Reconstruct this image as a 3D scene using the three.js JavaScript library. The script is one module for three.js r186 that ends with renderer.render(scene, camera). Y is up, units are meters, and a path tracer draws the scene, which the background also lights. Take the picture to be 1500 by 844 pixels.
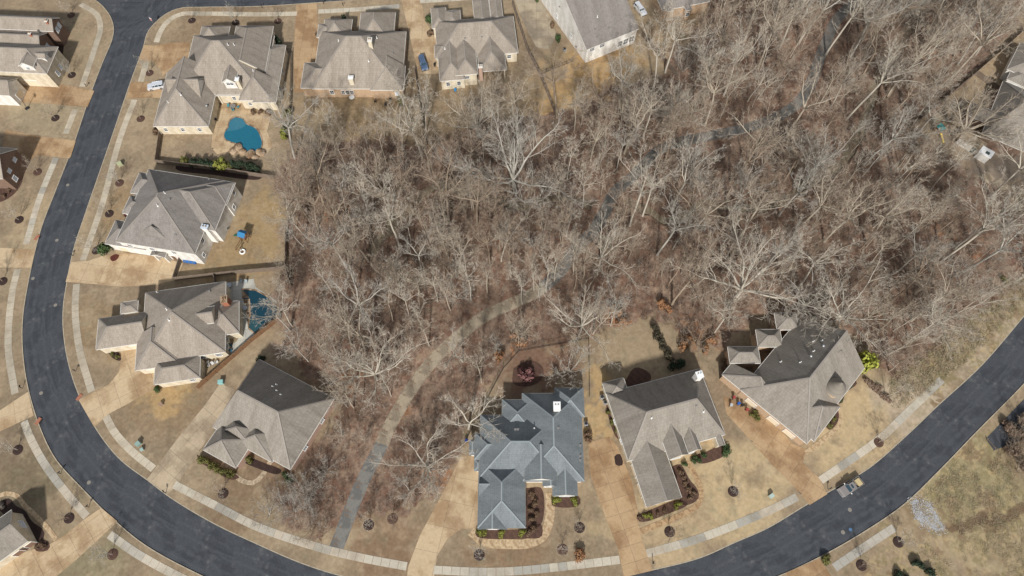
import * as THREE from 'three';
import { mergeGeometries } from 'three/addons/utils/BufferGeometryUtils.js';
import { RoundedBoxGeometry } from 'three/addons/geometries/RoundedBoxGeometry.js';

// ---------------------------------------------------------------- camera, sky, sun, exposure
const scene = new THREE.Scene();
const H = 150, TILT = 24 * Math.PI / 180, FOC = 1000;
const CT = Math.cos(TILT), ST = Math.sin(TILT);
const camera = new THREE.PerspectiveCamera(2 * Math.atan(422 / FOC) * 180 / Math.PI, 1500 / 844, 1, 4000);
camera.position.set(0, H, 0);
camera.up.set(0, 0, -1);
camera.lookAt(0, H - CT * 100, -ST * 100);
const renderer = new THREE.WebGLRenderer({ antialias: true });
renderer.toneMapping = THREE.LinearToneMapping;
renderer.toneMappingExposure = 1.0;
renderer.shadowMap.enabled = true;
const sunDir = new THREE.Vector3().setFromSphericalCoords(1, (90 - 38) * Math.PI / 180, -3 * Math.PI / 180);
const skyTex = (() => { // thin bright winter haze: pale all over, brighter round the sun
  const w = 256, h = 128, d = new Float32Array(w * h * 4), v = new THREE.Vector3();
  for (let j = 0; j < h; j++) for (let i = 0; i < w; i++) {
    const el = ((j + 0.5) / h - 0.5) * Math.PI, az = ((i + 0.5) / w - 0.5) * 2 * Math.PI; v.set(Math.cos(el) * Math.cos(az), Math.sin(el), Math.cos(el) * Math.sin(az));
    const t = Math.max(0, v.y), c = Math.max(0, v.dot(sunDir)), g = 0.5 * Math.pow(c, 6) + 0.25 * Math.pow(c, 40), k = (j * w + i) * 4;
    const low = v.y < 0 ? 0.5 : 1; d[k] = (0.335 - 0.075 * t + g) * low; d[k + 1] = (0.353 - 0.055 * t + g * 0.96) * low; d[k + 2] = (0.385 - 0.02 * t + g * 0.88) * low; d[k + 3] = 1;
  }
  const x = new THREE.DataTexture(d, w, h, THREE.RGBAFormat, THREE.FloatType); x.mapping = THREE.EquirectangularReflectionMapping; x.magFilter = THREE.LinearFilter; x.needsUpdate = true; return x;
})();
scene.background = skyTex; scene.environment = skyTex;
const sun = new THREE.DirectionalLight(new THREE.Color(1, 0.968, 0.925), 4.5);
sun.name = 'sun'; sun.position.copy(sunDir).multiplyScalar(400).add(new THREE.Vector3(0, 0, -70)); sun.target.position.set(0, 0, -70);
sun.castShadow = true; sun.shadow.mapSize.set(4096, 4096); sun.shadow.radius = 6;
Object.assign(sun.shadow.camera, { left: -190, right: 190, top: 130, bottom: -130, near: 10, far: 900 });
scene.add(sun, sun.target);

// ---------------------------------------------------------------- helpers
const V3 = (x, y, z) => new THREE.Vector3(x, y, z);
function rng(seed) { let a = seed >>> 0; return () => { a = (a + 0x6D2B79F5) | 0; let t = Math.imul(a ^ (a >>> 15), 1 | a); t = (t + Math.imul(t ^ (t >>> 7), 61 | t)) ^ t; return ((t ^ (t >>> 14)) >>> 0) / 4294967296; }; }
const R = rng(7);
const rr = (a, b, r = R) => a + (b - a) * r();
const lerp = (a, b, t) => a + (b - a) * t, clamp = (x, a = 0, b = 1) => Math.min(b, Math.max(a, x));
const sstep = (a, b, x) => { const t = clamp((x - a) / (b - a)); return t * t * (3 - 2 * t); };
// pixel of the photograph -> point at height h
function P(x, y, h = 0) { const u = (x - 750) / FOC, v = (y - 422) / FOC, s = (H - h) / (CT + v * ST); return V3(u * s, h, (-ST + v * CT) * s); }
const zoomed = (ox, oy, k) => (...a) => { const o = []; for (let i = 0; i < a.length; i += 2) o.push([ox + a[i] / k, oy + a[i + 1] / k]); return o; };
const names = new Map();
function numbered(n) { const c = names.get(n) || 0; names.set(n, c + 1); return c ? `${n}_${String(c).padStart(3, '0')}` : n; }
function shade(o) { o.traverse(m => { if (m.isMesh) { m.castShadow = true; m.receiveShadow = true; } }); return o; }
function tag(o, label, category, group, kind) { if (label) o.userData.label = label; if (category) o.userData.category = category; if (group) o.userData.group = group; if (kind) o.userData.kind = kind; return o; }
function mesh(name, geo, mat, parent) { const m = new THREE.Mesh(geo, mat); m.castShadow = m.receiveShadow = true; if (parent) { m.name = name; parent.add(m); } else { m.name = numbered(name); scene.add(m); } return m; }
function thing(name, label, category, pos, turn = 0, group) { const o = new THREE.Group(); o.name = numbered(name); if (pos) o.position.copy(pos); o.rotation.y = turn; scene.add(o); return tag(o, label, category, group); }
function copyOf(src, pos, turn, scale, label) { const c = src.clone(); c.name = numbered(src.userData.baseName || src.name); scene.add(c); c.position.copy(pos); c.rotation.y = turn || 0; if (scale) c.scale.copy(scale.isVector3 ? scale : V3(scale, scale, scale)); c.userData = { ...src.userData }; if (label) c.userData.label = label; return c; }
const lin = (r, g, b) => new THREE.Color().setRGB(r, g, b);
const std = (c, rough = 0.9, extra = {}) => new THREE.MeshStandardMaterial({ color: c, roughness: rough, metalness: 0, ...extra });
const box = (w, h, d, x = 0, y = 0, z = 0) => new THREE.BoxGeometry(w, h, d).translate(x, y, z);
const merge = gs => mergeGeometries(gs.map(g => g.index ? g.toNonIndexed() : g), false);

// periodic value noise
const LAT = (() => { const r = rng(99), a = new Float32Array(65536); for (let i = 0; i < 65536; i++) a[i] = r(); return a; })();
function vn(x, y, per) { const xi = Math.floor(x), yi = Math.floor(y), fx = x - xi, fy = y - yi, m = v => ((v % per) + per) % per; const a = m(xi), b = m(xi + 1), c = m(yi), d = m(yi + 1); const u = fx * fx * (3 - 2 * fx), w = fy * fy * (3 - 2 * fy); const L = (i, j) => LAT[((i & 255) + (j & 255) * 256)]; return lerp(lerp(L(a, c), L(b, c), u), lerp(L(a, d), L(b, d), u), w); }
function vnp(u, v, pu, pv) { const x = u * pu, y = v * pv, xi = Math.floor(x), yi = Math.floor(y), fx = x - xi, fy = y - yi, a = xi % pu, b = (xi + 1) % pu, c = yi % pv, d = (yi + 1) % pv, w = fx * fx * (3 - 2 * fx), z = fy * fy * (3 - 2 * fy), L = (i, j) => LAT[(i * 7 + j * 613 + pu) & 65535]; return lerp(lerp(L(a, c), L(b, c), w), lerp(L(a, d), L(b, d), w), z); }
function fbm(x, y, per, oct = 4, g = 0.5) { let s = 0, a = 1, t = 0; for (let i = 0; i < oct; i++) { s += a * vn(x + i * 17.3, y + i * 9.7, 256); t += a; a *= g; x *= 2; y *= 2; } return s / t; }
function fbmP(u, v, per, oct = 4, g = 0.5) { let s = 0, a = 1, t = 0, p = per; for (let i = 0; i < oct; i++) { s += a * vn(u * p, v * p, p); t += a; a *= g; p *= 2; } return s / t; }
function tex(w, h, fn, rep) { const d = new Uint8Array(w * h * 4); for (let j = 0; j < h; j++) for (let i = 0; i < w; i++) { const c = fn((i + 0.5) / w, (j + 0.5) / h, i, j), k = (j * w + i) * 4; d[k] = clamp(c[0], 0, 255); d[k + 1] = clamp(c[1], 0, 255); d[k + 2] = clamp(c[2], 0, 255); d[k + 3] = 255; } const t = new THREE.DataTexture(d, w, h, THREE.RGBAFormat); t.colorSpace = THREE.SRGBColorSpace; t.magFilter = THREE.LinearFilter; t.minFilter = THREE.LinearMipmapLinearFilter; t.generateMipmaps = true; t.wrapS = t.wrapT = THREE.RepeatWrapping; if (rep) t.repeat.set(rep, rep); t.needsUpdate = true; return t; }
const mixc = (a, b, t) => [lerp(a[0], b[0], t), lerp(a[1], b[1], t), lerp(a[2], b[2], t)];

// polylines
function smooth(pts, step = 1.5) { const c = new THREE.CatmullRomCurve3(pts, false, 'centripetal'); const n = Math.max(2, Math.round(c.getLength() / step)); return c.getSpacedPoints(n); }
const px = (arr, h = 0) => arr.map(p => P(p[0], p[1], h));
function offset(pts, d) { return pts.map((p, i) => { const a = pts[Math.max(0, i - 1)], b = pts[Math.min(pts.length - 1, i + 1)]; const dx = b.x - a.x, dz = b.z - a.z, l = Math.hypot(dx, dz) || 1; return V3(p.x - dz / l * d, p.y, p.z + dx / l * d); }); }
// ribbon between two point lists
function ribbon(A, B, y, uvs = 1) { const pos = [], uv = [], idx = []; let L = 0; const n = Math.min(A.length, B.length); for (let i = 0; i < n; i++) { if (i) L += A[i].distanceTo(A[i - 1]); const w = A[i].distanceTo(B[i]); pos.push(A[i].x, y, A[i].z, B[i].x, y, B[i].z); uv.push(0, L / uvs, w / uvs, L / uvs); if (i) { const k = i * 2; idx.push(k - 2, k, k - 1, k - 1, k, k + 1); } } const g = new THREE.BufferGeometry(); g.setAttribute('position', new THREE.Float32BufferAttribute(pos, 3)); g.setAttribute('uv', new THREE.Float32BufferAttribute(uv, 2)); g.setIndex(idx); g.computeVertexNormals(); const nm = g.attributes.normal; if (nm.getY(0) < 0) { for (let i = 0; i < idx.length; i += 3) { const t = idx[i]; idx[i] = idx[i + 1]; idx[i + 1] = t; } g.setIndex(idx); g.computeVertexNormals(); } return g; }
// swept cross section; profile = [[offset, y], ...]
function sweep(pts, prof, uvs = 2) { const rows = prof.map(([d]) => offset(pts, d)); const pos = [], uv = [], idx = []; let L = 0; for (let i = 0; i < pts.length; i++) { if (i) L += pts[i].distanceTo(pts[i - 1]); let w = 0; for (let j = 0; j < prof.length; j++) { if (j) w += Math.hypot(prof[j][0] - prof[j - 1][0], prof[j][1] - prof[j - 1][1]); pos.push(rows[j][i].x, prof[j][1], rows[j][i].z); uv.push(w / uvs, L / uvs); if (i && j) { const a = (i - 1) * prof.length + j - 1, b = a + 1, c = a + prof.length, d = c + 1; idx.push(a, c, b, b, c, d); } } } let g = new THREE.BufferGeometry(); g.setAttribute('position', new THREE.Float32BufferAttribute(pos, 3)); g.setAttribute('uv', new THREE.Float32BufferAttribute(uv, 2)); g.setIndex(idx); g = g.toNonIndexed(); g.computeVertexNormals(); return g; }
// flat polygon, world points; thick > 0 gives it edges
function poly(pts, y, uvs = 1, holes = [], thick = 0) { const s = new THREE.Shape(pts.map(p => new THREE.Vector2(p.x, -p.z))); for (const h of holes) s.holes.push(new THREE.Path(h.map(p => new THREE.Vector2(p.x, -p.z)))); const g = thick ? new THREE.ExtrudeGeometry(s, { depth: thick, bevelEnabled: false, curveSegments: 1 }) : new THREE.ShapeGeometry(s, 1); g.rotateX(-Math.PI / 2); g.translate(0, y - thick, 0); const p = g.attributes.position, uv = g.attributes.uv; for (let i = 0; i < p.count; i++) uv.setXY(i, p.getX(i) / uvs, p.getZ(i) / uvs); return g; }
const inPoly = (x, z, pl) => { let c = false; for (let i = 0, j = pl.length - 1; i < pl.length; j = i++) { const a = pl[i], b = pl[j]; if ((a.z > z) !== (b.z > z) && x < (b.x - a.x) * (z - a.z) / (b.z - a.z) + a.x) c = !c; } return c; };
function clipRect(pl, x0, x1, z0, z1) { const cut = (q, f) => { const o = []; for (let i = 0; i < q.length; i++) { const a = q[i], b = q[(i + 1) % q.length], fa = f(a), fb = f(b); if (fa >= 0) o.push(a); if ((fa >= 0) !== (fb >= 0)) { const t = fa / (fa - fb); o.push({ x: lerp(a.x, b.x, t), z: lerp(a.z, b.z, t) }); } } return o; }; let q = pl; q = cut(q, p => p.x - x0); if (q.length) q = cut(q, p => x1 - p.x); if (q.length) q = cut(q, p => p.z - z0); if (q.length) q = cut(q, p => z1 - p.z); return q; }
const areaOf = q => { let s = 0; for (let i = 0; i < q.length; i++) { const a = q[i], b = q[(i + 1) % q.length]; s += a.x * b.z - b.x * a.z; } return Math.abs(s) / 2; };
const distTo = (x, z, pts) => { let m = 1e9; for (let i = 1; i < pts.length; i++) { const a = pts[i - 1], b = pts[i], dx = b.x - a.x, dz = b.z - a.z, t = clamp(((x - a.x) * dx + (z - a.z) * dz) / (dx * dx + dz * dz || 1)); m = Math.min(m, Math.hypot(x - a.x - dx * t, z - a.z - dz * t)); } return m; };

// ---------------------------------------------------------------- outlines traced from the photograph
const innerEdge = [[1400, -62], [1000, -36], [700, -13], [500, 1], [375, 9], [300, 10], [262, 12], [240, 22], [217, 45], [209, 70], [190, 122], [160, 210], [125, 311], [107, 366], [96, 421], [92, 450], [92, 484], [100, 534], [117, 584], [143, 633], [175, 673], [217, 705], [250, 730], [312, 767], [375, 797], [437, 824], [495, 843], [600, 864], [700, 872], [800, 866], [870, 855], [937, 840], [1025, 818], [1075, 796], [1125, 774], [1180, 741], [1225, 715], [1275, 685], [1330, 637], [1375, 594], [1437, 537], [1500, 464], [1560, 392], [1640, 290]];
const outerEdge = [[-500, -8], [-100, -16], [60, -18], [110, -14], [140, 0], [158, 18], [166, 37], [165, 55], [150, 92], [132, 140], [108, 211], [82, 278], [60, 336], [40, 421], [33, 472], [34, 522], [42, 572], [61, 632], [82, 673], [120, 715], [160, 755], [212, 798], [295, 843], [400, 888], [550, 925], [700, 938], [850, 927], [1000, 895], [1140, 844], [1210, 811], [1275, 773], [1325, 738], [1375, 690], [1430, 633], [1500, 562], [1575, 478], [1680, 360]];
const IN = smooth(px(innerEdge), 1.6), OUT = smooth(px(outerEdge), 1.6);
const trailPx = [[488, 812], [494, 799], [512, 752], [534, 699], [559, 652], [567, 632], [595, 582], [615, 552], [640, 522], [675, 490], [712, 462], [745, 447], [790, 425], [822, 396], [842, 366], [865, 343], [886, 311], [900, 283], [925, 261], [945, 241], [962, 223], [985, 211], [1040, 199], [1100, 186], [1137, 172], [1170, 150], [1190, 117], [1200, 87], [1212, 58], [1225, 30], [1250, 5], [1290, -30]];
const TRAIL = smooth(px(trailPx), 1.5);
const creekA = smooth(px([[915, 292], [945, 306], [985, 324], [1030, 299], [1085, 305], [1135, 298], [1185, 268], [1228, 243], [1262, 190], [1286, 120], [1308, 88], [1345, 20], [1390, -30]]), 2);
const creekB = smooth(px([[866, 300], [815, 288], [770, 302], [700, 284], [642, 272], [600, 300], [540, 372]]), 2);
const woodPx = [[400, 262], [432, 222], [480, 208], [560, 196], [620, 214], [700, 176], [790, 168], [850, 160], [900, 128], [955, 118], [1000, 70], [1035, 20], [1070, -40], [1320, -60], [1540, -60], [1485, 45], [1430, 106], [1333, 190], [1376, 224], [1460, 285], [1530, 330], [1530, 385], [1450, 448], [1385, 500], [1325, 548], [1290, 548], [1262, 500], [1215, 470], [1150, 452], [1085, 478], [1060, 505], [1010, 500], [962, 468], [900, 478], [866, 492], [750, 516], [728, 552], [690, 625], [668, 668], [640, 720], [605, 745], [548, 752], [520, 770], [488, 786], [470, 788], [420, 766], [402, 742], [432, 700], [470, 640], [502, 585], [455, 545], [412, 512], [424, 470], [398, 436], [412, 400], [424, 392], [424, 340], [412, 292]];
const WOOD = px(woodPx);

// ---------------------------------------------------------------- materials
const clean = (c, v = 10) => (u, w) => { const n = fbmP(u, w, 8, 5, 0.65) - 0.5; return c.map(k => k + n * v * 2); };
const lawnTints = [ // photograph pixel, radius in pixels, colour, strength
  [860, 150, 90, [188, 152, 98], 0.9], [880, 100, 60, [184, 146, 92], 0.8], [380, 330, 60, [166, 138, 92], 0.8], [340, 390, 50, [164, 136, 92], 0.7], [240, 590, 70, [146, 122, 90], .85], [230, 580, 30, [186, 152, 98], .8],
  [1080, 710, 90, [194, 170, 126], 0.9], [980, 790, 60, [190, 166, 124], 0.8], [1240, 620, 80, [196, 172, 128], 0.9], [880, 560, 30, [188, 156, 104], 0.9], [870, 620, 30, [190, 158, 106], .9], [880, 760, 40, [178, 156, 116], .8],
  [1420, 730, 110, [158, 146, 104], 0.9], [1450, 800, 70, [170, 150, 112], 0.8], [1330, 790, 60, [168, 146, 112], .7], [50, 700, 80, [120, 106, 80], 0.95], [130, 830, 60, [138, 128, 96], 0.9], [40, 620, 50, [130, 112, 88], .8],
  [750, 800, 60, [140, 114, 84], 0.9], [560, 800, 60, [138, 110, 82], 0.95], [420, 690, 60, [126, 102, 78], .9], [340, 730, 60, [134, 110, 82], .9], [920, 510, 60, [160, 140, 108], 0.8], [790, 530, 50, [124, 92, 72], 0.9], [640, 170, 70, [154, 130, 96], 0.8], [520, 170, 80, [158, 132, 92], 0.8], [290, 220, 50, [146, 126, 100], 0.8], [320, 45, 90, [146, 122, 92], 0.8],
  [60, 330, 60, [176, 154, 118], 0.8], [110, 70, 60, [158, 138, 106], 0.8], [70, 170, 50, [164, 148, 116], .8], [180, 310, 50, [154, 128, 92], .9], [150, 480, 50, [148, 125, 92], .9], [1010, 60, 60, [162, 134, 96], .8], [1400, 180, 60, [150, 130, 104], .8], [1450, 250, 60, [140, 126, 112], .8], [1340, 590, 60, [186, 168, 142], .9], [1420, 520, 50, [182, 164, 138], .9], [1470, 470, 40, [180, 162, 136], .9]
].map(([x, y, r, c, s]) => { const p = P(x, y), q = P(x + r, y); return { x: p.x, z: p.z, r: q.x - p.x, c, s }; });
const leafTints = [[475, 310, 26], [520, 560, 24], [480, 560, 22], [590, 620, 22], [755, 500, 22], [900, 460, 20], [1010, 490, 30], [1370, 545, 24], [1420, 520, 18], [1280, 470, 18], [640, 700, 30], [560, 680, 20], [1165, 490, 16], [810, 280, 20], [1385, 350, 22], [1440, 370, 20], [1230, 310, 18]].map(([x, y, r]) => { const p = P(x, y), q = P(x + r, y); return { x: p.x, z: p.z, r: q.x - p.x }; });
const ROUGH = [[1420, 720, 110], [1460, 800, 80], [1330, 830, 60], [1400, 640, 60], [1440, 500, 70], [1370, 560, 50], [1480, 440, 60]].map(([x, y, r]) => { const p = P(x, y), q = P(x + r, y); return { x: p.x, z: p.z, r: q.x - p.x }; });
const GULLY = px([[1500, 742], [1484, 752], [1472, 760], [1455, 770], [1440, 757], [1415, 768], [1395, 776]]), ex0 = (a, b) => (fbm(a * 0.9 + 15, b * 0.9 + 3, 0, 3) - 0.5) * 2.2;
const MX0 = -176, MZ0 = -172, MW = 352, MD = 204, TW = 1720, TH = 997;
const groundMap = tex(TW, TH, (u, v) => {
  const x = MX0 + u * MW, z = MZ0 + v * MD;
  const n1 = fbm(x * 0.09 + 40, z * 0.09 + 11, 0, 4), n2 = fbm(x * 0.5 + 7, z * 0.5 + 60, 0, 4, 0.6), n3 = fbm(x * 2.3, z * 2.3, 0, 3, 0.7), wx = x + (fbm(x * 0.22 + 90, z * 0.22, 0, 4) - 0.5) * 14, wz = z + (fbm(x * 0.22, z * 0.22 + 50, 0, 4) - 0.5) * 14;
  let c = mixc([146, 126, 99], [160, 139, 108], sstep(0.35, 0.65, n1));
  for (const t of lawnTints) { const d = Math.hypot(wx - t.x, wz - t.z) / t.r; if (d < 1.15) c = mixc(c, t.c, t.s * (1 - sstep(0.6, 1.15, d))); }
  const fine = fbm(x * 1.3 + 19, z * 1.3 + 4, 0, 4, 0.75);
  c = mixc(c, [130, 122, 94], 0.45 * sstep(0.5, 0.75, n2 * 0.7 + fine * 0.3)); c = mixc(c, [184, 164, 130], 0.4 * sstep(0.5, 0.72, fbm(x * 0.2 + 70, z * 0.2 + 5, 0, 5, 0.7)));
  c = mixc(c, [122, 102, 80], 0.4 * sstep(0.5, 0.75, fbm(x * 0.28 + 3, z * 0.28 + 22, 0, 5, 0.75)));
  const k = (n3 - 0.5) * 30 + (fine - 0.5) * 26; c = [c[0] + k, c[1] + k * 0.97, c[2] + k * 0.9]; const gm = (c[0] + c[1] + c[2]) / 3; c = mixc(c, [gm * 0.97, gm * 0.97, gm * 0.97], 0.18);
  if (x > 55) { const p = ROUGH.find(q => Math.hypot(wx - q.x, wz - q.z) < q.r); if (p) { const w1 = fbm(x * 0.7 + 33, z * 0.7 + 2, 0, 5, 0.8), w2 = fbm(x * 0.25 + 8, z * 0.25 + 66, 0, 4, 0.7), e = 1 - sstep(0.7, 1, Math.hypot(wx - p.x, wz - p.z) / p.r); c = mixc(c, [128, 118, 84], e * 0.7 * sstep(0.46, 0.62, w1)); c = mixc(c, [126, 106, 82], e * 0.65 * sstep(0.52, 0.66, w2)); c = mixc(c, [186, 166, 124], e * 0.6 * sstep(0.56, 0.7, fbm(x * 0.9 + 4, z * 0.9 + 51, 0, 4, .75))); } const dd = distTo(x + ex0(x, z), z + ex0(z, x), GULLY); if (dd < 1.3) c = mixc(c, [96, 76, 58], 0.7 * (1 - sstep(0.5, 1.3, dd))); }
  // woodland floor: leaf litter that thins out raggedly at its edge
  const ex = fbm(x * 0.6 + 12, z * 0.6 + 41, 0, 4, 0.75) - 0.5, ez = fbm(x * 0.6 + 63, z * 0.6 + 27, 0, 4, 0.75) - 0.5;
  let ww = 0; for (const q of [0.25, 0.6, 0.95]) if (inPoly(x + (wx - x) * q + ex * 9 * q, z + (wz - z) * q + ez * 9 * q, WOOD)) ww += 1 / 3;
  if (ww) {
    const m1 = fbm(x * 0.16 + 5, z * 0.16 + 8, 0, 4), m2 = fbm(x * 0.9, z * 0.9 + 31, 0, 4, 0.65), m3 = fbm(x * 3.1, z * 3.1 + 9, 0, 2, 0.7);
    let f = mixc([122, 101, 86], [143, 122, 105], sstep(0.35, 0.65, m1)); f = mixc(f, [112, 82, 66], 0.7 * sstep(0.5, 0.68, m2)); f = mixc(f, [158, 138, 117], 0.6 * sstep(0.54, 0.72, fbm(x * 0.6 + 61, z * 0.6, 0, 4, 0.6)));
    f = mixc(f, [78, 63, 54], 0.6 * sstep(0.58, 0.76, fbm(x * 0.4 + 1, z * 0.4 + 77, 0, 5, 0.7)));
    for (const t of leafTints) { const d = Math.hypot(wx - t.x, wz - t.z) / t.r; if (d < 1) f = mixc(f, [172, 118, 78], 0.6 * (1 - sstep(0.3, 1, d)) * sstep(0.35, 0.55, m2)); }
    const q = (m3 - 0.5) * 46; c = mixc(c, [f[0] + q, f[1] + q * 0.92, f[2] + q * 0.85], ww);
  }
  return c;
});
const groundMat = std(lin(0.93, 0.9, 0.87), 0.97, { map: groundMap });
const M = {};
M.asphalt = std(lin(1, 1, 1), 0.88, { map: tex(1024, 1024, (u, v) => { const n = fbmP(u, v, 64, 3, 0.7) - 0.5, s = fbmP(u * 1, v, 6, 4, 0.6), st = vnp(u, v, 26, 3) * 0.45 + vnp(u, v, 60, 7) * 0.3 + fbmP(u, v, 24, 3, .6) * 0.25; let c = [64, 67, 72]; c = mixc(c, [53, 56, 61], sstep(0.4, 0.62, s)); c = mixc(c, [84, 88, 94], 0.5 * sstep(0.45, 0.9, st) * sstep(0.42, 0.62, fbmP(u, v, 3, 5, 0.65))); { let ln = 0; for (const q of [0.2, 0.33, 0.5, 0.63]) ln = Math.max(ln, 1 - Math.abs(u + (vnp(0.5, v, 1, 5) - 0.5) * 0.04 - q) / 0.035); c = mixc(c, [80, 83, 88], 0.45 * clamp(ln) * (0.4 + 0.9 * fbmP(u, v, 10, 4, .65))); } const crk = Math.abs(fbmP(u + .11, v + .45, 5, 4, .55) - 0.5); c = mixc(c, [38, 42, 50], 0.55 * (1 - sstep(0.002, 0.008, crk)) * sstep(.5, .6, fbmP(u + .7, v + .2, 3, 3))); const w = fbmP(u + 0.37, v + 0.61, 4, 6, 0.66); c = mixc(c, [120, 118, 114], 0.4 * sstep(0.62, 0.78, w)); return c.map(k => k + n * 20); }) });
M.trails = [[[120, 118, 112], [100, 99, 96]], [[158, 145, 124], [134, 122, 104]], [[118, 114, 107], [96, 94, 90]]].map(([a, b]) => std(lin(1, 1, 1), 0.92, { map: tex(256, 256, (u, v) => { const n = fbmP(u, v, 32, 3, 0.7) - 0.5, s = fbmP(u, v, 5, 5, 0.6); let c = mixc(a, b, sstep(0.4, 0.6, s)); c = mixc(c, [122, 96, 74], 0.6 * sstep(0.6, 0.72, fbmP(u + .3, v + .2, 9, 4, .65))); return c.map(k => k + n * 22); }) }));
const concTex = (c, c2, amt, S = 256, f = 3) => tex(S, S, (u, v) => { const n = fbmP(u, v, S / 8, 3, 0.7) - 0.5, s = fbmP(u, v, f, 6, 0.62); return mixc(c, c2, amt * sstep(0.35, 0.7, s)).map(k => k + n * 22); });
const slabT = concTex([208, 202, 190], [188, 181, 168], 1, 512, 6), kerbT = concTex([176, 166, 148], [140, 132, 118], 1), drvT = concTex([197, 177, 147], [164, 140, 110], 1, 512, 6), drvT2 = concTex([200, 184, 158], [166, 150, 128], 1, 512, 6);
M.slabs = [[0.8, 0.77, 0.71], [0.75, 0.72, 0.67], [0.67, 0.66, 0.63], [0.83, 0.79, 0.72], [0.58, 0.58, 0.57], [0.77, 0.72, 0.65]].map(c => std(lin(...c), 0.9, { map: slabT }));
M.slabsWarm = [[0.76, 0.71, 0.62], [0.71, 0.66, 0.58], [0.81, 0.76, 0.67], [0.66, 0.62, 0.55]].map(c => std(lin(...c), 0.9, { map: slabT }));
M.kerb = std(lin(0.95, 0.92, 0.87), 0.9, { map: kerbT });
M.drvTan = [[0.9, 0.87, 0.82], [0.87, 0.83, 0.78], [0.93, 0.9, 0.85], [0.89, 0.84, 0.78]].map(c => std(lin(...c), 0.9, { map: drvT }));
M.drvOrange = [[0.76, 0.66, 0.56], [0.71, 0.61, 0.515], [0.79, 0.69, 0.585]].map(c => std(lin(...c), 0.9, { map: drvT }));
M.drvPale = [[0.76, 0.73, 0.7], [0.71, 0.68, 0.65], [0.79, 0.76, 0.72]].map(c => std(lin(...c), 0.9, { map: drvT2 }));
M.terrace = [[0.72, 0.75, 0.76], [0.68, 0.71, 0.73], [0.76, 0.78, 0.79]].map(c => std(lin(...c), 0.9, { map: slabT }));
M.drvGrey = [[0.66, 0.66, 0.66], [0.62, 0.63, 0.64], [0.7, 0.7, 0.69]].map(c => std(lin(...c), 0.9, { map: drvT2 }));
M.joint = std(lin(0.12, 0.095, 0.07), 0.95);
const shingle = (c, v) => tex(512, 512, (u, w) => { const row = Math.floor(w * 48), tab = Math.floor(u * 24 + (row % 2) * 0.5 + LAT[row] * 0.3), t = LAT[(tab * 37 + row * 131) & 65535] - 0.5, f = fbmP(u, w, 4, 5, 0.6) - 0.5, g = fbmP(u, w, 64, 2, 0.7) - 0.5, e = (w * 48) % 1 < 0.16 ? -7 : 0; return c.map(k => k + t * v * 0.55 + f * 24 + g * 12 + e); });
M.roofTan = std(lin(1, 1, 1), 0.93, { map: shingle([145, 135, 123], 26) });
M.roofGrey = std(lin(1, 1, 1), 0.93, { map: shingle([128, 122, 116], 24) });
M.roofDark = std(lin(1, 1, 1), 0.93, { map: shingle([136, 129, 119], 24) });
M.roofSlate = std(lin(1, 1, 1), 0.9, { map: shingle([113, 119, 121], 18) });
const brickTex = (a, b, m) => tex(256, 256, (u, v) => { const row = Math.floor(v * 32), bx = Math.floor(u * 10 + (row & 1) * 0.5), t = LAT[(bx * 57 + row * 211) & 65535]; const mo = (v * 32) % 1 < 0.16 || (u * 10 + (row & 1) * 0.5) % 1 < 0.06; const c = mo ? m : mixc(a, b, t); const n = (fbmP(u, v, 64, 2) - 0.5) * 20; return c.map(k => k + n); });
M.brickTan = std(lin(1, 1, 1), 0.92, { map: brickTex([190, 162, 132], [164, 134, 106], [190, 174, 150]) });
M.brickBrown = std(lin(1, 1, 1), 0.92, { map: brickTex([126, 98, 80], [100, 78, 66], [150, 136, 122]) });
M.brickPink = std(lin(1, 1, 1), 0.92, { map: brickTex([186, 152, 132], [160, 128, 112], [190, 176, 160]) });
M.brickRed = std(lin(1, 1, 1), 0.92, { map: brickTex([168, 98, 70], [142, 80, 58], [176, 156, 136]) });
M.cream = std(lin(0.7, 0.63, 0.51), 0.9, { map: concTex([246, 244, 238], [228, 224, 214], 1) });
M.white = std(lin(0.8, 0.78, 0.74), 0.85, { map: concTex([250, 250, 248], [232, 230, 226], 1) });
M.trim = std(lin(0.7, 0.68, 0.63), 0.6); M.trimDark = std(lin(0.2, 0.19, 0.18), 0.6); M.ridge = std(lin(0.27, 0.24, 0.21), 0.9); M.ridgeSlate = std(lin(0.26, 0.29, 0.3), 0.9);
M.glass = std(lin(0.03, 0.035, 0.045), 0.08, { metalness: 0.1 }); M.frame = std(lin(0.8, 0.8, 0.78), 0.5); M.shutter = std(lin(0.05, 0.07, 0.07), 0.7); M.blind = std(lin(0.55, 0.62, 0.7), 0.4);
M.metal = std(lin(0.45, 0.46, 0.47), 0.45, { metalness: 0.7 }); M.black = std(lin(0.02, 0.02, 0.022), 0.6); M.iron = std(lin(0.03, 0.03, 0.032), 0.55, { metalness: 0.3 });
M.wood = std(lin(0.26, 0.21, 0.17), 0.9, { map: concTex([250, 246, 240], [190, 184, 176], 1) }); M.woodBrown = std(lin(0.3, 0.17, 0.09), 0.9, { map: concTex([250, 246, 240], [180, 172, 164], 1) }); M.woodPale = std(lin(0.42, 0.34, 0.25), 0.9, { map: concTex([250, 246, 240], [190, 184, 176], 1) });
M.garage = std(lin(0.72, 0.62, 0.46), 0.6); M.garageBrown = std(lin(0.2, 0.12, 0.08), 0.6); M.door = std(lin(0.14, 0.07, 0.04), 0.5);
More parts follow.
